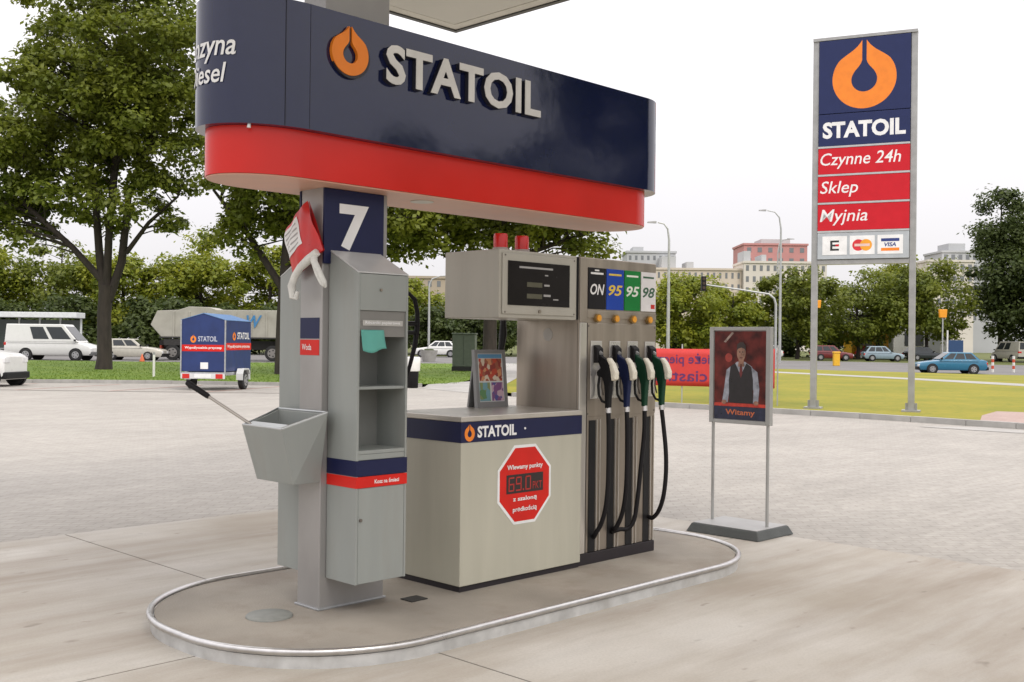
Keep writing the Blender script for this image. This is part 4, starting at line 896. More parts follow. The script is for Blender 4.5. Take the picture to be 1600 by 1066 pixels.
vehicle('car', 'white saloon car on the far road behind the street lamp pole', 'car', 26.0, 112, zt(26, 112)-.02, R(186), 4.3, 1.68, b_, c_, wpaint, pillars=(.36, .66))
vehicle('car', 'white saloon car behind the concrete planter near the green box', 'car', -6.6, 95.5, zt(-6.6, 95.5)-.02, R(176), 4.3, 1.68, b_, c_, wpaint, pillars=(.36, .66))
b_, c_ = hatch(4.2, 1.65, 1.45)
vehicle('car', 'dark hatchback parked by the white building under the tall trees', 'car', 44.5, 116, zt(44.5, 116)-.02, R(10), 4.2, 1.65, b_, c_, darkp, pillars=(.36, .68))
vehicle('car', 'small red car behind the dark hatchback under the tall trees', 'car', 41.0, 121, zt(41., 121)-.02, R(5), 4.2, 1.65, b_, c_, M('paint_red', (.35, .02, .02), .3, coat=.4), pillars=(.36, .68))
b_, c_ = hatch(4.3, 1.68, 1.42, True)
vehicle('car', 'old beige estate car on the road behind the big tree trunk', 'car', -25.3, 71.6, zt(-25.3, 71.6)-.02, R(3), 3.9, 1.62, b_, c_, beigep, pillars=(.33, .64))
b_ = [(x, z+(.30 if x > 1 else .1), w) for x, z, w in b_]; c_ = dict(c_, zb=1.0, zr=1.55)
vehicle('car', 'white car with black bumper parked against the kerb, only its nose visible', 'car', -18.05, 34.6, 0, R(-4), 4.3, 1.68, b_, c_, wpaint, pillars=(.33, .64), wx=(-1.3, 1.72))
# vans
def vanbody(L, W_, H):
    l = L/2
    return [(-l, 1.22, W_*.49), (-l+.2, 1.24, W_/2), (l*.35, 1.24, W_/2), (l*.62, 1.20, W_*.495), (l-.22, .98, W_*.47), (l, .80, W_*.43)], dict(zb=1.2, zr=H, b0=-l+.015, b1=l*.70, t0=-l+.08, t1=l*.34, wb=.97, wt=.86)
b_, c_ = vanbody(5.4, 1.97, 2.28)
vehicle('van', 'white panel van with side windows on the road left of the big tree', 'van', -29.3, 68.6, zt(-29.3, 68.6)-.02, R(2), 5.4, 1.97, b_, c_, wpaint, wr=.36, wx=(-1.35, 1.75), sill=.32, sidewin=[(.40, .62), (.67, .93)], bumper=M('bumper_grey', (.12, .12, .12), .6))
b_, c_ = vanbody(5.0, 1.95, 2.2)
vehicle('van', 'pale van parked under the tall dark trees', 'van', 54.5, 117, zt(54.5, 117)-.02, R(100), 5.0, 1.95, b_, c_, beigep, wr=.36, wx=(-1.35, 1.6), sill=.32, sidewin=[(.40, .62), (.67, .93)])

# ---- blue tarpaulin trailer
tr = thing('cargo_trailer', 'blue tarpaulin box trailer with red stripe and STATOIL lettering by the kerb', 'trailer', -9.35, 34.0, 0, R(86))
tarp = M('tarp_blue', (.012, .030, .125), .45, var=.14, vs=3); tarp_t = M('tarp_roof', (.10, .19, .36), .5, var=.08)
tL, tW = 2.5, .69      # local +x points away from the camera (drawbar end)
part(MB().box(-1.2, tL-1.2, -tW, tW, .46, .56), 'chassis', galv, tr, .01)
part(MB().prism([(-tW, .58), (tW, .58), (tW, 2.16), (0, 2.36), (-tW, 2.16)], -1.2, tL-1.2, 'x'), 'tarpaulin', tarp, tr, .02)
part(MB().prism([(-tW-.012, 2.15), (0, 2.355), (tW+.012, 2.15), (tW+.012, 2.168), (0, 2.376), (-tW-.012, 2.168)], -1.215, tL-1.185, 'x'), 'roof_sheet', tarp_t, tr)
for y in (-tW, tW): part(MB().box(-1.225, -1.19, y-.02, y+.02, .5, 2.16), 'corner_post', galv, tr)
red_t = part(MB().box(-1.206, -1.2015, -tW+.02, tW-.02, 1.20, 1.40), 'stripe', red_f, tr)
part(MB().box(-1.18, tL-1.21, -tW-.006, -tW-.0015, 1.24, 1.46), 'stripe', red_f, tr)
frt = lambda x, y, h: (-1.2075, -x, y)
face_text(tr, '', frt, -.40, -.22, 1.46, 1.70, orange, 'logo', v2f=(lv, lff)); face_text(tr, 'STATOIL', frt, -.16, .44, 1.50, 1.66, M('faded_white', (.45, .47, .55), .5))
face_text(tr, 'Wypożyczalnia przyczep', frt, -.58, .58, 1.255, 1.355, white_p, sub=red_t)
frs = lambda x, y, h: (x, -tW-.0075, y)
face_text(tr, '', frs, -.55, -.25, 1.54, 1.82, orange, 'logo', v2f=(lv, lff)); face_text(tr, 'STATOIL', frs, -.1, 1.1, 1.58, 1.80, white_p); face_text(tr, 'Wypożyczalnia przyczep', frs, -1.05, 1.15, 1.29, 1.41, white_p)
part(MB().box(-1.235, -1.2, -tW, tW, .36, .52), 'light_bar', M('bar_white', (.6, .6, .6), .5), tr, .006)
part(MB().box(-1.245, -1.236, -.26, .26, .39, .50), 'number_plate', white_p, tr); part(MB().box(-1.212, -1.201, -.16, .08, .66, .86), 'sticker', white_p, tr)
for s_ in (-1, 1):
    part(MB().box(-1.25, -1.236, s_*.52-.11, s_*.52+.11, .37, .51), 'tail_light', lampred, tr, .004)
    wheel(tr, .1, s_*(tW+.14), .29, .17, s_)
    part(MB().prism([(-.28, .30), (-.28, .5), (-.15, .66), (.35, .66), (.48, .5), (.48, .3), (.44, .3), (.44, .48), (.33, .62), (-.13, .62), (-.24, .48), (-.24, .3)], min(s_*(tW+.04), s_*(tW+.25)), max(s_*(tW+.04), s_*(tW+.25)), 'y'), 'mudguard', M('guard_white', (.6, .61, .6), .4), tr)
part(MB().tube([(1.3, 0, .5), (2.3, 0, .45)], .04, 8), 'drawbar', galv, tr)

# ---- tipper truck
tk = thing('tipper_truck', 'long grey beige tipper truck with sloped tailgate behind the blue trailer', 'truck', -24.6, 74.2, zt(-22, 74.2)-.02, R(0))
tipm = M('tipper_beige', (.36, .345, .30), .6, var=.12, vs=1.2, dirt=(.8, .4, (.24, .21, .17))); chm = M('chassis_dark', (.03, .028, .027), .7)
part(MB().prism([(.75, 1.55), (0, 2.4), (.45, 3.35), (1.9, 3.42), (2.6, 3.65), (4.0, 3.62), (4.5, 3.45), (10.6, 3.45), (10.6, 1.5)], -1.2, 1.2, 'y'), 'dump_body', tipm, tk, .03)
for k in range(9):
    x = 1.6+k*1.05; part(MB().box(x-.05, x+.05, -1.26, -1.201, 1.6, 3.3), 'rib', tipm, tk, .01)
part(MB().box(.6, 10.6, -1.255, -1.2015, 1.5, 1.6), 'bottom_rail', chm, tk); part(MB().box(.4, 13, -.5, .5, .75, 1.35), 'chassis', chm, tk)
part(MB().box(.9, 2.5, -1.18, -1.0, 1.0, 1.45), 'side_box', chm, tk, .02); part(MB().box(.62, .72, -1.1, 1.1, .6, 1.0), 'rear_bar', M('rear_red', (.3, .04, .02), .5), tk)
for x in (1.5, 2.85, 8.3, 9.6, 12.2):
    for s_ in (-1, 1): wheel(tk, x, s_*1.05, .52, .32, s_, M('truck_rim', (.2, .19, .18), .5))
part(MB().prism([(10.9, .8), (10.9, 3.1), (12.6, 3.1), (13.0, 2.1), (13.05, .7)], -1.2, 1.2, 'y'), 'cab', M('cab_beige', (.4, .38, .33), .4), tk, .05)
part(MB().box(11.5, 12.4, -1.21, -1.2, 2.0, 2.8), 'cab_window', glass_d, tk)
v, f = glyphs('W', .02, .3); face_text(tk, '', lambda x, y, h: (x, -1.27, y), 6.55, 7.6, 2.25, 3.1, M('mark_blue', (.05, .2, .42), .5), v2f=(v, f))

# ---- bus shelter
sh = thing('bus_shelter', 'white roofed bus shelter with dark glass panels behind the white van', 'bus shelter', -43.5, 80, zt(-43.5, 80), R(2))
part(MB().box(0, 11.2, -.9, .9, 2.75, 3.15), 'roof', M('shelter_white', (.66, .68, .68), .4), sh, .03)
for k in range(8):
    x = .25+k*1.53
    part(MB().box(x-.06, x+.06, .66, .78, 0, 2.75), 'post', M('shelter_white', (.6, .6, .6)), sh)
    if k < 7: part(MB().box(x+.07, x+1.46, .70, .73, .3, 2.6), 'glass_panel', M('shelter_glass', (.06, .075, .07), .1), sh)
part(MB().box(1.0, 1.35, -.8, -.5, 0, 2.75), 'end_panel', M('shelter_orange', (.45, .12, .06), .5), sh); part(MB().box(.6, 9.5, .2, .55, .38, .46), 'bench', M('bench_grey', (.3, .3, .3), .6), sh)

# =================================================================== STREET FURNITURE
def lamp(label, u, v, h, arm, hx):
    t = thing('street_lamp', label, 'street lamp', u, v, zt(u, v)-.02, 0, 'street lamps along the road')
    part(MB().tube([(0, 0, 0), (0, 0, h*.45), (0, 0, h*.88), (hx*.12, 0, h*.955), (hx*.45, 0, h*.99), (hx, 0, h)], [.13, .11, .08, .065, .05, .045], 10), 'pole', pole_m, t)
    part(MB().hexa([(hx-.1, -.13, h-.06), (hx+math.copysign(.75, hx), -.1, h-.04), (hx+math.copysign(.75, hx), .1, h-.04), (hx-.1, .13, h-.06), (hx-.1, -.1, h+.10), (hx+math.copysign(.72, hx), -.06, h+.06), (hx+math.copysign(.72, hx), .06, h+.06), (hx-.1, .1, h+.10)]), 'lamp_head', M('lamp_head_grey', (.3, .3, .3), .4), t, .02)
lamp('street lamp with a curved arm standing behind the red banner', 10.9, 75, 10.1, 0, -.8)
lamp('tall street lamp with a curved arm beside the traffic signal arm', 23.2, 93, 13.2, 0, -1.2)
lamp('street lamp half hidden behind the taller lamp with its arm the other way', 31.6, 128, 14.0, 0, 1.2)
lamp('pale pole by the road left of the display head', -7.6, 98, 7.4, 0, 2.2)
ts = thing('traffic_signal', 'black traffic signal on a long bent steel arm over the road', 'traffic light', 21.6, 88, zt(21.6, 88)-.02)
part(MB().tube([(0, 0, 0), (0, 0, 4.9), (-.15, 0, 5.4), (-.6, 0, 5.75), (-3.0, 0, 6.1), (-5.7, 0, 6.45)], [.11, .10, .09, .08, .07, .06], 10), 'arm', pole_m, ts)
sg = part(MB().box(-6.15, -5.75, -.2, .15, 5.95, 7.15), 'signal_head', black_p, ts, .04)
for k in range(3): part(MB().disc((-5.95, -.22, 6.2+.36*k), (0, 1, 0), .12, .08, 14), 'lens', M('lens_dark', (.05, .03, .02), .3), ts, sub=sg)
def yellow_signal(label, u, v, h):
    t = thing('traffic_signal', label, 'traffic light', u, v, zt(u, v)-.02, 0)
    part(MB().tube([(0, 0, 0), (0, 0, h)], .06, 8), 'pole', pole_m, t)
    part(MB().prism([(-.28, 0), (.28, 0), (.34, .7), (-.34, .7)], -.15, .15, 'y'), 'signal_head', M('signal_amber', (.75, .30, .01), .5), t, .04).location.z = h-.1
yellow_signal('amber backed traffic signal on a thin pole above the teal car', 36.5, 91, 4.2)
yellow_signal('small amber backed traffic signal close to the pylon post', 27.25, 96, 5.0)
def post(name, label, u, v, r, h, mats, cat, group=None):
    t = thing(name, label, cat, u, v, zt(u, v)-.02, 0, group)
    n = len(mats)
    for k in range(n): part(MB().tube([(0, 0, h*k/n), (0, 0, h*(k+1)/n-.004)], r, 10), 'post' if k == 0 else 'band', mats[k], t)
wq_, rq_ = M('post_white', (.65, .64, .6), .5), M('post_red', (.5, .07, .03), .5)
yel = M('box_yellow', (.72, .40, .02), .5)
yb = thing('grit_box', 'yellow roadside box standing at the edge of the road', 'box', 26.0, 86, zt(26, 86)-.02)
part(MB().box(-.24, .24, -.2, .2, 0, 1.0), 'body', yel, yb, .03); part(MB().box(-.28, .28, -.24, .24, 1.005, 1.14), 'lid', yel, yb, .05)
for k, (u, v) in enumerate(((33.6, 75), (35.3, 75.5))): post('marker_post', 'red and white striped marker post beside the teal car', u, v, .09, 1.15, [wq_, rq_, wq_, rq_, wq_], 'post', 'striped marker posts on the verge')
bsn = thing('road_sign', 'blue rectangular road sign on a white post behind the teal car', 'sign', 35.7, 88, zt(35.7, 88)-.02)
part(MB().tube([(0, 0, 0), (0, 0, 3.0)], .07, 8), 'post', wq_, bsn); part(MB().box(.05, 1.3, -.03, .03, .9, 2.2), 'board', M('sign_blue', (.015, .05, .13), .5), bsn, .02)
ub = thing('utility_box', 'grey green utility cabinet with dark foot on the lawn', 'utility box', -2.4, 54.5, zt(-2.4, 54.5)+.08, R(-8))
part(MB().box(-.58, .58, -.3, .3, .22, 1.85), 'body', M('utility_green', (.12, .145, .115), .6, var=.1), ub, .03); part(MB().box(-.6, .6, -.32, .32, 0, .22), 'foot', M('utility_foot', (.03, .03, .03), .8), ub); part(MB().box(-.62, .62, -.34, .34, 1.852, 1.92), 'cap', M('utility_green', (.1, .1, .1)), ub, .02)
part(MB().box(-.004, .004, -.306, -.3005, .3, 1.8), 'door_seam', black_p, ub)
pl = thing('planter', 'round concrete planter at the roadside in front of the white car', 'planter', -6.1, 79, zt(-6.1, 79)-.02)
part(MB().lathe([(0, 0), (.45, 0), (.62, .7), (.66, .85), (.55, .85), (.5, .75), (0, .75)], 20), 'bowl', conc_l, pl)
part(MB().lathe([(0, .8), (.3, .95), (.48, .78), (.5, .755)], 14), 'plants', leaf_c, pl)
bn_ = thing('rubbish_bin', 'white and black bin standing at the end of the kerb behind the cabinet', 'bin', -3.35, 36.4, 0)
part(MB().lathe([(0, 0), (.16, 0), (.18, .02), (.2, .55), (.0, .55)], 18), 'base', black_r, bn_); part(MB().lathe([(.2, .56), (.24, .58), (.26, 1.0), (.22, 1.05), (0, 1.06)], 18), 'hood', wq_, bn_)
bo = thing('marker_post', 'short thin white post standing on the green lawn', 'post', -14.0, 42, zt(-14, 42)+.08)
part(MB().tube([(0, 0, 0), (0, 0, .85)], .05, 8), 'post', wq_, bo); part(MB().tube([(0, 0, .852), (0, 0, .95)], .045, 8), 'cap', M('cap_grey', (.3, .3, .3), .5), bo)
cone = thing('traffic_cone', 'small orange cone on the road beside the big tree trunk', 'cone', -22.8, 66.2, zt(-22.8, 66.2)-.02)
part(MB().lathe([(.0, .05), (.16, .05), (.03, .5), (0, .52)], 14), 'cone', M('cone_orange', (.6, .12, .03), .5), cone); part(MB().box(-.2, .2, -.2, .2, 0, .05), 'base', black_r, cone)

# =================================================================== BUILDINGS
def building(name, label, u, v, w, d, h, wall, rows, cols, rz=0., rooftop=(), win=None, ww=.5, wh=.5, z0=0):
    t = thing(name, label, 'building', u, v, z0, rz)
    part(MB().box(0, w, 0, d, -2, h), 'wall', wall, t)
    part(MB().box(-.3, w+.3, -.3, d+.3, h+.01, h+.6), 'parapet', wall, t)
    win = win or M('far_window', (.17, .18, .19), .2)  # pane colour lightened to imitate haze over the distance
    cw, rh = w/cols, h/rows
    me = None
    for r in range(rows):
        for c in range(cols):
            x = cw*(c+.5); zc = rh*(r+.55)
            if zc < 9: continue
            if me is None:
                o = MB().box(-cw*ww/2, cw*ww/2, -.06, .08, -rh*wh/2, rh*wh/2).build('window', win, t); me = o.data
            else:
                o = bpy.data.objects.new('window', me); COL.objects.link(o); o.parent = t
            o.location = (x, 0, zc)
    for x0, x1, hh, mt in rooftop: part(MB().box(x0, x1, d*.2, d*.8, h+.6, h+hh), 'rooftop_unit', mt, t)
    return t
beige = M('plaster_beige', (.56, .49, .41), .9, var=.06, vs=.2); pink = M('brick_pink', (.47, .23, .215), .9, var=.06, vs=.3); greyb = M('panel_grey', (.42, .43, .44), .9, var=.05, vs=.2); tanb = M('plaster_tan', (.38, .32, .25), .9, var=.05, vs=.2)  # beige and pink are paled in the colour to stand in for distance haze
paleb = M('plaster_pale', (.60, .56, .50), .9, var=.05, vs=.2)
building('apartment_building', 'long beige apartment block far behind the trees with many windows', 40, 300, 24, 14, 22.5, beige, 7, 14, 0, ((2, 6, 4, greyb), (9, 11, 2.5, greyb)), ww=.35, wh=.5)
building('apartment_building', 'pale cream apartment block stepping up beside the pink tower', 64.2, 298, 23, 14, 24.5, paleb, 8, 12, 0, ((.5, 2.4, 3.6, greyb), (5.5, 6.8, 2.6, greyb)), ww=.42, wh=.5)
building('apartment_building', 'pink brick tower block rising over the cream roofs', 71, 330, 19.5, 16, 32.5, pink, 10, 6, 0, ((6, 15, 2.2, greyb),), ww=.4, wh=.45)
building('apartment_building', 'grey concrete block with flat roof left of the beige blocks', 33, 310, 14, 14, 28, greyb, 9, 8, 0, ((2, 5, 2, greyb),), ww=.4, wh=.4)
building('apartment_building', 'tan block with grey roof seen between the cabinet and the display head', -30, 260, 22, 14, 17, tanb, 6, 10, R(4), (), ww=.4)
building('apartment_building', 'pale grey high block behind the tall dark trees', 128, 320, 26, 14, 30, greyb, 10, 12, 0, ((3, 8, 3, greyb),), ww=.5)
building('apartment_building', 'pale grey low block seen left of the tall dark trees', 118, 305, 13, 14, 26, paleb, 8, 6, 0, (), ww=.5)
def kiosk(name, label, cat, u, v, w, d, h, mt, door):
    t = thing(name, label, cat, u, v, zt(u, v)-.02)
    part(MB().box(0, w, 0, d, 0, h), 'wall', mt, t, .03); part(MB().box(-.15, w+.15, -.2, d+.1, h+.005, h+.2), 'roof', M('kiosk_roof', (.3, .3, .3), .6), t)
    part(MB().box(w*.2, w*.55, -.03, -.001, h*.35, h*.75), 'window', glass_d, t); part(MB().box(w*.65, w*.85, -.03, -.001, .05, h*.75), 'door', door, t)
kiosk('kiosk', 'yellow kiosk under the trees behind the parked cars', 'kiosk', 38.6, 122, 4.2, 3, 2.9, yel, black_p)
kiosk('shop_building', 'low white building behind the trees right of the pylon', 'building', 45.5, 128, 6.5, 5, 4.2, M('shop_white', (.62, .62, .6), .7), greyb)

# =================================================================== TREES
def add_quads(name, P, mat, parent):
    """P: (n,4,3) array -> one mesh of leaf faces"""
    n = len(P); me = bpy.data.meshes.new(name)
    me.vertices.add(n*4); me.vertices.foreach_set('co', P.reshape(-1).astype(np.float32))
    me.loops.add(n*4); me.loops.foreach_set('vertex_index', np.arange(n*4, dtype=np.int32))
    me.polygons.add(n); me.polygons.foreach_set('loop_start', np.arange(0, n*4, 4, dtype=np.int32)); me.polygons.foreach_set('loop_total', np.full(n, 4, dtype=np.int32))
    me.update(); me.validate(); me.materials.append(mat)
    o = bpy.data.objects.new(name, me); COL.objects.link(o); o.parent = parent; return o
def leaves(centers, radii, per, size, g, flat=.65):
    n = len(centers)*per
    c = np.repeat(centers, per, 0); r = np.repeat(radii, per)
    d = g.normal(size=(n, 3)); d /= np.linalg.norm(d, axis=1, keepdims=True)
    rad = r*g.uniform(.25, 1, n)**.55*(1+.25*g.normal(size=n))
    p = c+d*rad[:, None]*np.array([1, 1, flat])
    nn = d*.6+g.normal(size=(n, 3))*.5+np.array([0, 0, .75]); nn /= np.linalg.norm(nn, axis=1, keepdims=True)
    a = np.cross(nn, g.normal(size=(n, 3))); a /= np.linalg.norm(a, axis=1, keepdims=True); b = np.cross(nn, a)
    s = size*g.uniform(.4, 1.55, n)[:, None]
    return np.stack([p-a*s*.5, p+b*s*.30, p+a*s*.5, p-b*s*.30], 1)
def tree(label, u, v, crown, trunk_r, stems, mat, nclump, per, size, rc, seed, base=None, group='trees', twig=.6, low=None, name='tree'):
    """crown: list of ellipsoids (dx, dy, z, rx, ry, rz); stems: list of polylines [(x,y,z), ...]"""
    g = np.random.default_rng(seed); z0 = (zt(u, v) if base is None else base)
    t = thing(name, label, 'tree', u, v, z0, 0, group)
    w = np.array([e[3]*e[4]*e[5] for e in crown]); w = w/w.sum()
    C = []
    while len(C) < nclump:
        e = crown[g.choice(len(crown), p=w)]
        d = g.normal(size=3); d /= np.linalg.norm(d); r = g.uniform(.1, 1)**.42
        C.append([e[0]+d[0]*e[3]*r, e[1]+d[1]*e[4]*r, e[2]+d[2]*e[5]*r])
    C = np.array(C); rr = rc*g.uniform(.6, 1.35, nclump)
    mb = MB()
    attach = []
    for st in stems:
        k = len(st); mb.tube([p[:3] for p in st], [p[3] for p in st], 9)
        for i in range(k-1):
            for q in np.linspace(0, 1, 6): attach.append([st[i][m]+(st[i+1][m]-st[i][m])*q for m in range(4)])
    at = np.array([a for a in attach if a[2] > stems[0][-1][2]*.45] or attach)
    for c in C[g.random(nclump) < twig]:
        dist = np.linalg.norm((at[:, :3]-c)*np.array([1, 1, .8]), axis=1)+np.where(at[:, 2] > c[2]-.3, 3.5, 0)
        a = at[dist.argmin()]; p0 = Vector(a[:3]); p2 = Vector(c); L = (p2-p0).length
        m = (p0+p2)/2+Vector((g.normal()*.08*L, g.normal()*.08*L, .10*L+g.normal()*.05*L))
        r0 = min(a[3]*.55, .02+.012*L); mb.tube([p0, p0*.25+m*.5+p2*.25, p2], [r0, r0*.6, r0*.22], 5, caps=False)
    mb.build('trunk', bark, t)
    o = add_quads('crown', leaves(C, rr, per, size, g), mat, t); return t
def simple(label, u, v, h, cw, mat, seed, trunk=.28, bottom=.25, group='trees beyond the road', n=46, per=150, size=.42, rc=None, name='tree', extra=()):
    b = h*bottom
    crown = [(0, 0, (h+b)/2, cw, cw, (h-b)/2)]+list(extra)
    stems = [[(0, 0, -.15, trunk), (.1, 0, b*.7, trunk*.8), (-.1, .1, (h+b)/2, trunk*.55), (.1, 0, h*.9, trunk*.15)]]
    return tree(label, u, v, crown, trunk, stems, mat, n, per, size, rc or cw*.30, seed, group=group, twig=.5, name=name)
# the big tree on the green lawn
S = [[(0, 0, -.2, .42), (.05, 0, .6, .34), (0, 0, 2.5, .31), (.1, 0, 3.9, .33)],
     [(-.05, 0, 3.7, .20), (-.3, .1, 5.5, .18), (-.55, .2, 8, .16), (-1.2, .3, 12, .13), (-1.0, .2, 16, .05)],
     [(.1, 0, 3.7, .19), (.25, -.2, 6, .17), (.5, -.3, 9, .17), (.9, -.2, 13, .11), (.8, 0, 17, .04)],
     [(.2, 0, 3.2, .20), (.75, .1, 5.0, .19), (.95, .3, 8, .15), (2.4, .4, 12, .10), (2.9, .3, 15, .04)],
     [(-.1, 0, 4.1, .17), (-1.4, -.2, 5.6, .14), (-3.4, -.3, 7.4, .11), (-5.2, -.2, 10, .05)],
     [(.9, .2, 5.4, .12), (2.0, 0, 6.8, .09), (3.4, -.2, 8.0, .05)], [(-.7, .1, 7, .10), (-2.4, .6, 9.5, .07), (-4.0, .8, 12, .04)]]
tree('huge leafy tree with several upright stems standing on the green lawn', -18.75, 49.3, [(.6, 0, 14.8, 4.4, 4.3, 5.4), (-2.2, .4, 11.8, 4.4, 4.2, 3.4), (2.0, -.3, 11.4, 3.2, 3.3, 3.6), (-5.2, 0, 9.4, 3.2, 2.8, 3.2), (-.4, 0, 8.0, 4.2, 3.0, 1.9), (-4.6, 0, 6.7, 3.0, 2.2, 1.2), (3.0, 0, 7.6, 1.9, 1.7, 1.5)], .36, S, leaf_a, 430, 190, .23, .78, 11, base=.10, group='trees on the lawn', twig=.95)
S2 = [[(0, 0, -.2, .40), (0, 0, 2.5, .32), (.1, 0, 5.0, .26), (.3, 0, 9, .14), (.2, 0, 12, .05)], [(0, 0, 3.6, .18), (-1.6, .2, 6.0, .13), (-3.2, .3, 8.0, .06)], [(.1, 0, 4, .18), (1.8, .1, 6.2, .13), (3.6, .2, 8.2, .06)]]
tree('broad tree behind the pump column, its lower branches under the overhead sign', -9.9, 46.5, [(.6, 0, 9.2, 4.2, 4.2, 3.4), (-1.9, 0, 7.4, 1.7, 2.0, 1.9), (4.6, 0, 6.6, 2.6, 2.4, 1.6), (0, 0, 5.4, 1.6, 1.6, .8)], .3, S2, leaf_a, 190, 210, .23, .8, 12, base=.10, group='trees on the lawn', twig=.9)
S3 = [[(0, 0, -.2, .36), (0, 0, 2.4, .30), (.1, 0, 4.6, .25), (.3, 0, 8, .14), (.2, 0, 10, .05)], [(0, 0, 3.2, .17), (-1.8, .2, 5.4, .13), (-3.8, .3, 7.2, .06)], [(.1, 0, 3.6, .18), (1.8, .1, 5.6, .13), (4.6, .2, 6.6, .06)]]
tree('spreading tree behind the display head with leaves hanging below the red fascia', -1.0, 48.5, [(.4, 0, 8.2, 4.8, 4.4, 2.8), (3.4, 0, 6.6, 2.3, 2.2, 1.4), (-3.0, 0, 6.8, 2.2, 2.2, 1.5)], .3, S3, leaf_a, 180, 210, .23, .78, 13, base=.08, group='trees on the lawn', twig=.9)
# belt of lighter trees along the far side of the road
k = 0
for u, v, h, cw, m, lb in ((-58, 101, 10.5, 5, leaf_b, 'light green tree at the end of the belt past the bus shelter roof'), (-49, 98, 9.8, 4.8, leaf_b, 'light green tree above the bus shelter roof'), (-42.5, 101, 10.2, 4.6, leaf_a, 'mid green tree above the white van'),
                        (-35.5, 98, 9.3, 4.4, leaf_b, 'yellowish green tree just left of the big tree trunk'), (-29, 100, 11.0, 4.6, leaf_b, 'yellowish green tree just right of the big tree trunk'), (-22.3, 99, 9.6, 4.2, leaf_b, 'light green round tree above the tipper truck bed'),
                        (-16, 101, 9.4, 4.5, leaf_a, 'mid green tree above the tipper truck cab'), (-10.2, 112, 7.6, 3.8, leaf_b, 'small light tree seen between the cabinet and the display head'), (-3.2, 113, 7.0, 3.9, leaf_c, 'dark tree seen under the display head'), (4, 115, 7.4, 3.8, leaf_a, 'mid green tree behind the fuel dispenser')):
    simple(lb, u, v, h, cw, m, 30+k, bottom=.08, group='belt of trees beyond the road', n=64, per=230, size=.36); k += 1
for u, v, h, cw, lb in ((-52, 93, 4.6, 4.2, 'dark rounded bush at the far end of the bus shelter'), (-45, 94, 4.8, 4.0, 'dark rounded bush behind the bus shelter roof'), (-38, 94, 4.6, 4.2, 'dark rounded bush behind the white van'), (-31, 94, 4.8, 4.0, 'dark rounded bush behind the big tree trunk'), (-24, 95, 4.6, 4.2, 'dark rounded bush behind the tipper tailgate'), (-17, 95, 4.6, 4.0, 'dark rounded bush behind the blue trailer and tipper bed'), (-7.5, 106, 4.4, 3.6, 'dark rounded bush behind the white saloon and planter'), (-1.5, 106, 4.6, 3.8, 'dark rounded bush behind the green utility cabinet')):
    simple(lb, u, v, h, cw, leaf_c, 60+k, trunk=.12, bottom=.02, group='dark hedge bushes beyond the road', n=40, per=220, size=.36, name='bush'); k += 1
# right hand trees
for u, v, h, cw, m, bt, lb in ((17.0, 108, 8.6, 4.2, leaf_b, .05, 'round light green tree behind the red banner'), (23.0, 112, 7.6, 3.6, leaf_b, .05, 'light green tree behind the traffic signal arm'),
                           (11.5, 112, 6.6, 3.6, leaf_a, .03, 'low green tree just right of the fuel dispenser'),
                           (30.3, 114, 10.2, 4.0, leaf_a, .12, 'green tree left of the pylon post'), (38.0, 118, 9.6, 5.0, leaf_a, .16, 'wide green tree between the two pylon posts'), (45.5, 118, 10.8, 4.6, leaf_a, .17, 'wide green tree right of the pylon sign'),
                           (49.0, 135, 12.5, 4.2, leaf_b, .15, 'light green tree in front of the grey block')):
    simple(lb, u, v, h, cw, m, 90+k, trunk=.24, bottom=bt, group='trees behind the pylon sign', n=64, per=240, size=.36); k += 1
for u, v, h, cw, lb in ((54.5, 120, 19.6, 3.2, 'tall dark poplar nearest the pylon sign'), (60.5, 121, 20.2, 3.4, 'tall dark poplar beside a slightly shorter one'), (57.5, 117, 12.0, 5.0, 'dark spreading tree at the foot of the poplars'), (66, 119, 18.0, 4.0, 'tall dark tree at the end of the poplar row')):
    simple(lb, u, v, h, cw, leaf_c, 120+k, trunk=.34, bottom=.14, group='tall dark trees by the road', n=85, per=230, size=.38, rc=1.6); k += 1
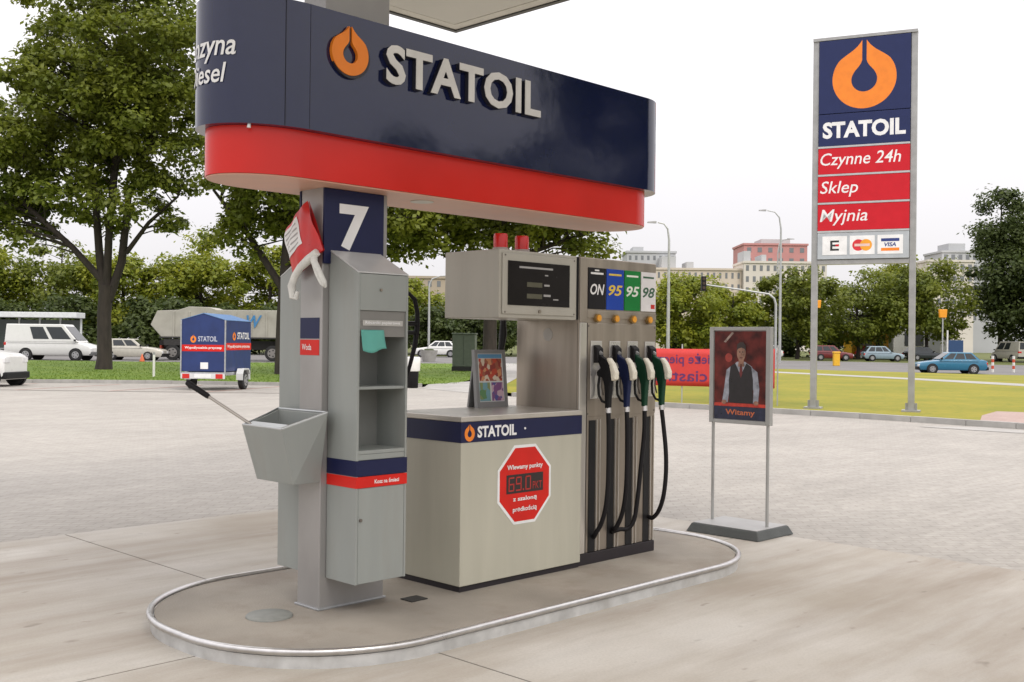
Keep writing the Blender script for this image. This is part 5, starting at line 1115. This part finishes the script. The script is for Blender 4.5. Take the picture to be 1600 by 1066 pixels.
for u, v, h, cw, lb in ((9, 122, 4.2, 4, 'dark shrub showing just above the red banner'), (19.5, 124, 4.4, 4.5, 'dark shrub behind the poster stand'), (27, 126, 4.6, 4.5, 'dark shrub behind the tall street lamp'), (34, 128, 5, 4.5, 'dark shrub behind the dark red car'), (42, 130, 5.5, 5, 'dark shrub behind the yellow kiosk')):
    simple(lb, u, v, h, cw, leaf_c, 150+k, trunk=.12, bottom=.02, group='dark shrubs past the road', n=36, per=150, size=.45, name='bush'); k += 1
# trees across the forecourt that the glossy fascia reflects
for u, v, h, cw, lb in ((33, 2.5, 8.5, 4.6, 'broad low tree across the forecourt reflected in the navy fascia'), (36, 13.5, 16, 4.6, 'taller tree across the forecourt beside the broad one'), (44, 7, 11, 4.2, 'mid height tree across the forecourt behind the broad one')):
    simple(lb, u, v, h, cw, leaf_a, 170+k, bottom=.2, group='trees across the forecourt', n=60, per=140, size=.55); k += 1
# grass blades standing on the lawns
def blades(name, label, pts, mat, h, g, base):
    n = len(pts); a = g.uniform(0, 2*math.pi, n); w = np.stack([np.cos(a), np.sin(a), np.zeros(n)], 1)*.018
    hh = h*g.uniform(.5, 1.3, n); lean = np.stack([g.normal(size=n)*.03, g.normal(size=n)*.03, hh], 1)
    o = add_quads(name, np.stack([pts-w, pts+w, pts+lean+w*.25, pts+lean-w*.25], 1), mat, None); o['kind'] = 'stuff'; o['label'] = label; return o
g = np.random.default_rng(5)
def scatter(A, B, n, off, pw=1.0):
    t = g.uniform(0, len(A)-1.001, n); i = t.astype(int); f = (t-i)[:, None]; A = np.array(A); B = np.array(B)
    P = A[i]*(1-f)+A[i+1]*f; Q = B[i]*(1-f)+B[i+1]*f; s_ = (g.random(n)**pw)[:, None]; X = P*(1-s_)+Q*s_
    keep = ~((X[:, 0] > 9.3) & (X[:, 1] < 24.5) & (X[:, 0] < 15)); X = X[keep]
    return np.stack([X[:, 0], X[:, 1], np.array([zt(x, y)+off for x, y in X])], 1)
blades('grass', 'short green grass blades on the lawn round the big tree', scatter(lk[1:], lf[1:], 14000, .08, 1.3), leafmat('blade_green', (.09, .165, .016), (.15, .22, .022)), .04, g, 0)
#==END==
